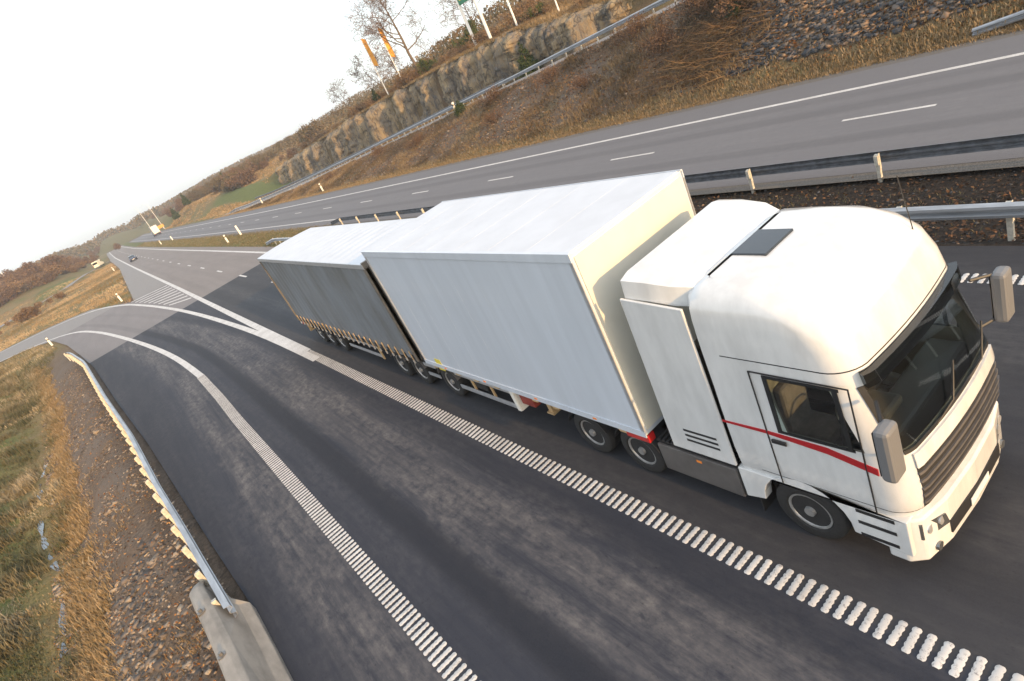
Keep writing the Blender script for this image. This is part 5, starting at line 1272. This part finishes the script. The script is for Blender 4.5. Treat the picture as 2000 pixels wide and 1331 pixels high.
v = np.stack([c-a_*s, c-b_*s, c+a_*s, c+b_*s], 1).reshape(-1, 3); q = np.arange(N)*4
o = np_mesh('woodland', v, np.stack([q, q+1, q+2, q+3], 1), 'wood_far', rg.uniform(0, 1, N), kind='stuff'); o['label'] = 'low brown woods covering the back of the hill on the right'

# ------------------------------------------------------------------ flags, sign, poles
def flagpole(x, y, h, lb):
    z = H(x, y); root = empty('flagpole', (x, y, z), lb, 'flagpole', 'white flagpoles on the cliff top')
    m_ = MB(); m_.tube([(0, 0, -.3), (0, 0, h*.5), (0, 0, h)], [.10, .07, .04], 10); m_.build('pole', 'polewhite', root, smooth=True)
    m_ = MB(); m_.tube([(0, 0, h), (0, 0, h+.12)], .07, 8); m_.build('finial', 'polewhite', root)
    v = []; f = []; k = 16
    for i in range(k+1):
        t = i/k
        for j in range(5):
            u = j/4; wv_ = .10*math.sin(u*4+t*5)*u
            v.append((.06+u*.75*(1-.25*t), -.04-wv_-.25*u*t, h-.15-4.3*t-.35*u))
    for i in range(k):
        for j in range(4): a = i*5+j; f.append((a, a+1, a+6, a+5))
    m_ = MB(); m_.add(v, f); o = m_.build('flag', 'flag', root, smooth=True); sm = o.modifiers.new('s', 'SOLIDIFY'); sm.thickness = .01
flagpole(49.6, 98.5, 9.6, 'white flagpole with a long orange banner, the left one of two')
flagpole(49.6, 92, 9.2, 'white flagpole with a long orange banner, the right one, nearer the tallest tree')
def price_sign():
    x0, y0, x1, y1 = 50.2, 71.0, 50.2, 67.6; z = min(H(x0, y0), H(x1, y1)); cx, cy = x0, (y0+y1)/2
    # board faces the road and the camera: it spans the two posts
    ang = math.atan2(y1-y0, x1-x0); root = empty('price_sign', (cx, cy, z), 'tall green price sign board on two thick white posts above the cliff', 'sign', rz=ang)
    d = math.hypot(x1-x0, y1-y0)/2
    for s in (-1, 1):
        m_ = MB(); m_.tube([(s*d, 0, -.5), (s*d, 0, 12)], .20, 14); m_.build('post', 'polewhite', root, smooth=True)
    m_ = MB(); m_.box(-d+.22, d-.22, -.14, .14, 5.3, 11.6); bd = m_.build('board', 'green', root, bevel=.03)
    for k, mm in enumerate(('yellow', 'marker', 'marker', 'orangesign')):
        m_ = MB(); m_.box(-d+.55, d-.55, -.146, .146, 5.75+k*1.4, 6.75+k*1.4); m_.build('price_panel', mm, bd)
price_sign()
def lamp(x, y, h, lb, arm=1.4, r=.09, z=None):
    z = H(x, y) if z is None else z; root = empty('street_lamp', (x, y, z), lb, 'street lamp')
    m_ = MB(); m_.tube([(0, 0, -.3), (0, 0, h)], [r, r*.55], 8); m_.build('pole', 'polewhite', root, smooth=True)
    if arm:
        m_ = MB(); m_.tube([(0, 0, h), (-arm*.6, -.0, h+.25), (-arm, 0, h+.25)], r*.5, 6); m_.build('arm', 'polewhite', root)
        m_ = MB(); m_.box(-arm-.55, -arm, -.14, .14, h+.16, h+.30); m_.build('lamp_head', 'steel', root, bevel=.03)
lamp(51.2, 63.2, 10, 'pale grey lamp pole on the cliff top right of the price sign', 1.4, .13)
lamp(51.5, 56.0, 3.0, 'short brown and white post on the hill at the top edge', 0, .11)
lamp(30.5, 395, 17, 'thin lamp mast beside the road near the distant truck', 1.6, .14)
lamp(32.0, 350, 14, 'nearer of the thin lamp masts by the distant truck', 1.6, .14)
lamp(-32, 330, 22, 'thin tall lamp mast rising behind the left hill', 2.5, .16)
# orange roadside sign by the distant truck
root = empty('orange_sign', (29.2, 330, H(29.2, 330)), 'orange roadside panel to the right of the distant truck', 'sign')
m_ = MB(); m_.box(-1.6, 1.6, -.05, .05, 1.6, 2.9); m_.build('panel', 'orangesign', root, bevel=.02)
for s in (-1, 1):
    m_ = MB(); m_.tube([(s*1.2, .09, -.2), (s*1.2, .09, 2.8)], .04, 6); m_.build('post', 'post', root)

# ------------------------------------------------------------------ air
m, n_, b_ = nodes('haze'); n_.nodes.remove(b_)
pvn = n_.nodes.new('ShaderNodeVolumePrincipled'); pvn.inputs['Color'].default_value = (.80, .90, 1.0, 1); pvn.inputs['Density'].default_value = .0004
pvn.inputs['Anisotropy'].default_value = 0.0
n_.links.new(pvn.outputs[0], n_.nodes['Material Output'].inputs['Volume'])
M_['haze'] = m
hz = MB(); hz.box(-3100, 3100, -120, 4100, float(V[:, 2].min())-1.0, 62); o = hz.build('haze', 'haze'); o['kind'] = 'stuff'; o['label'] = 'thin pale air over the whole place'
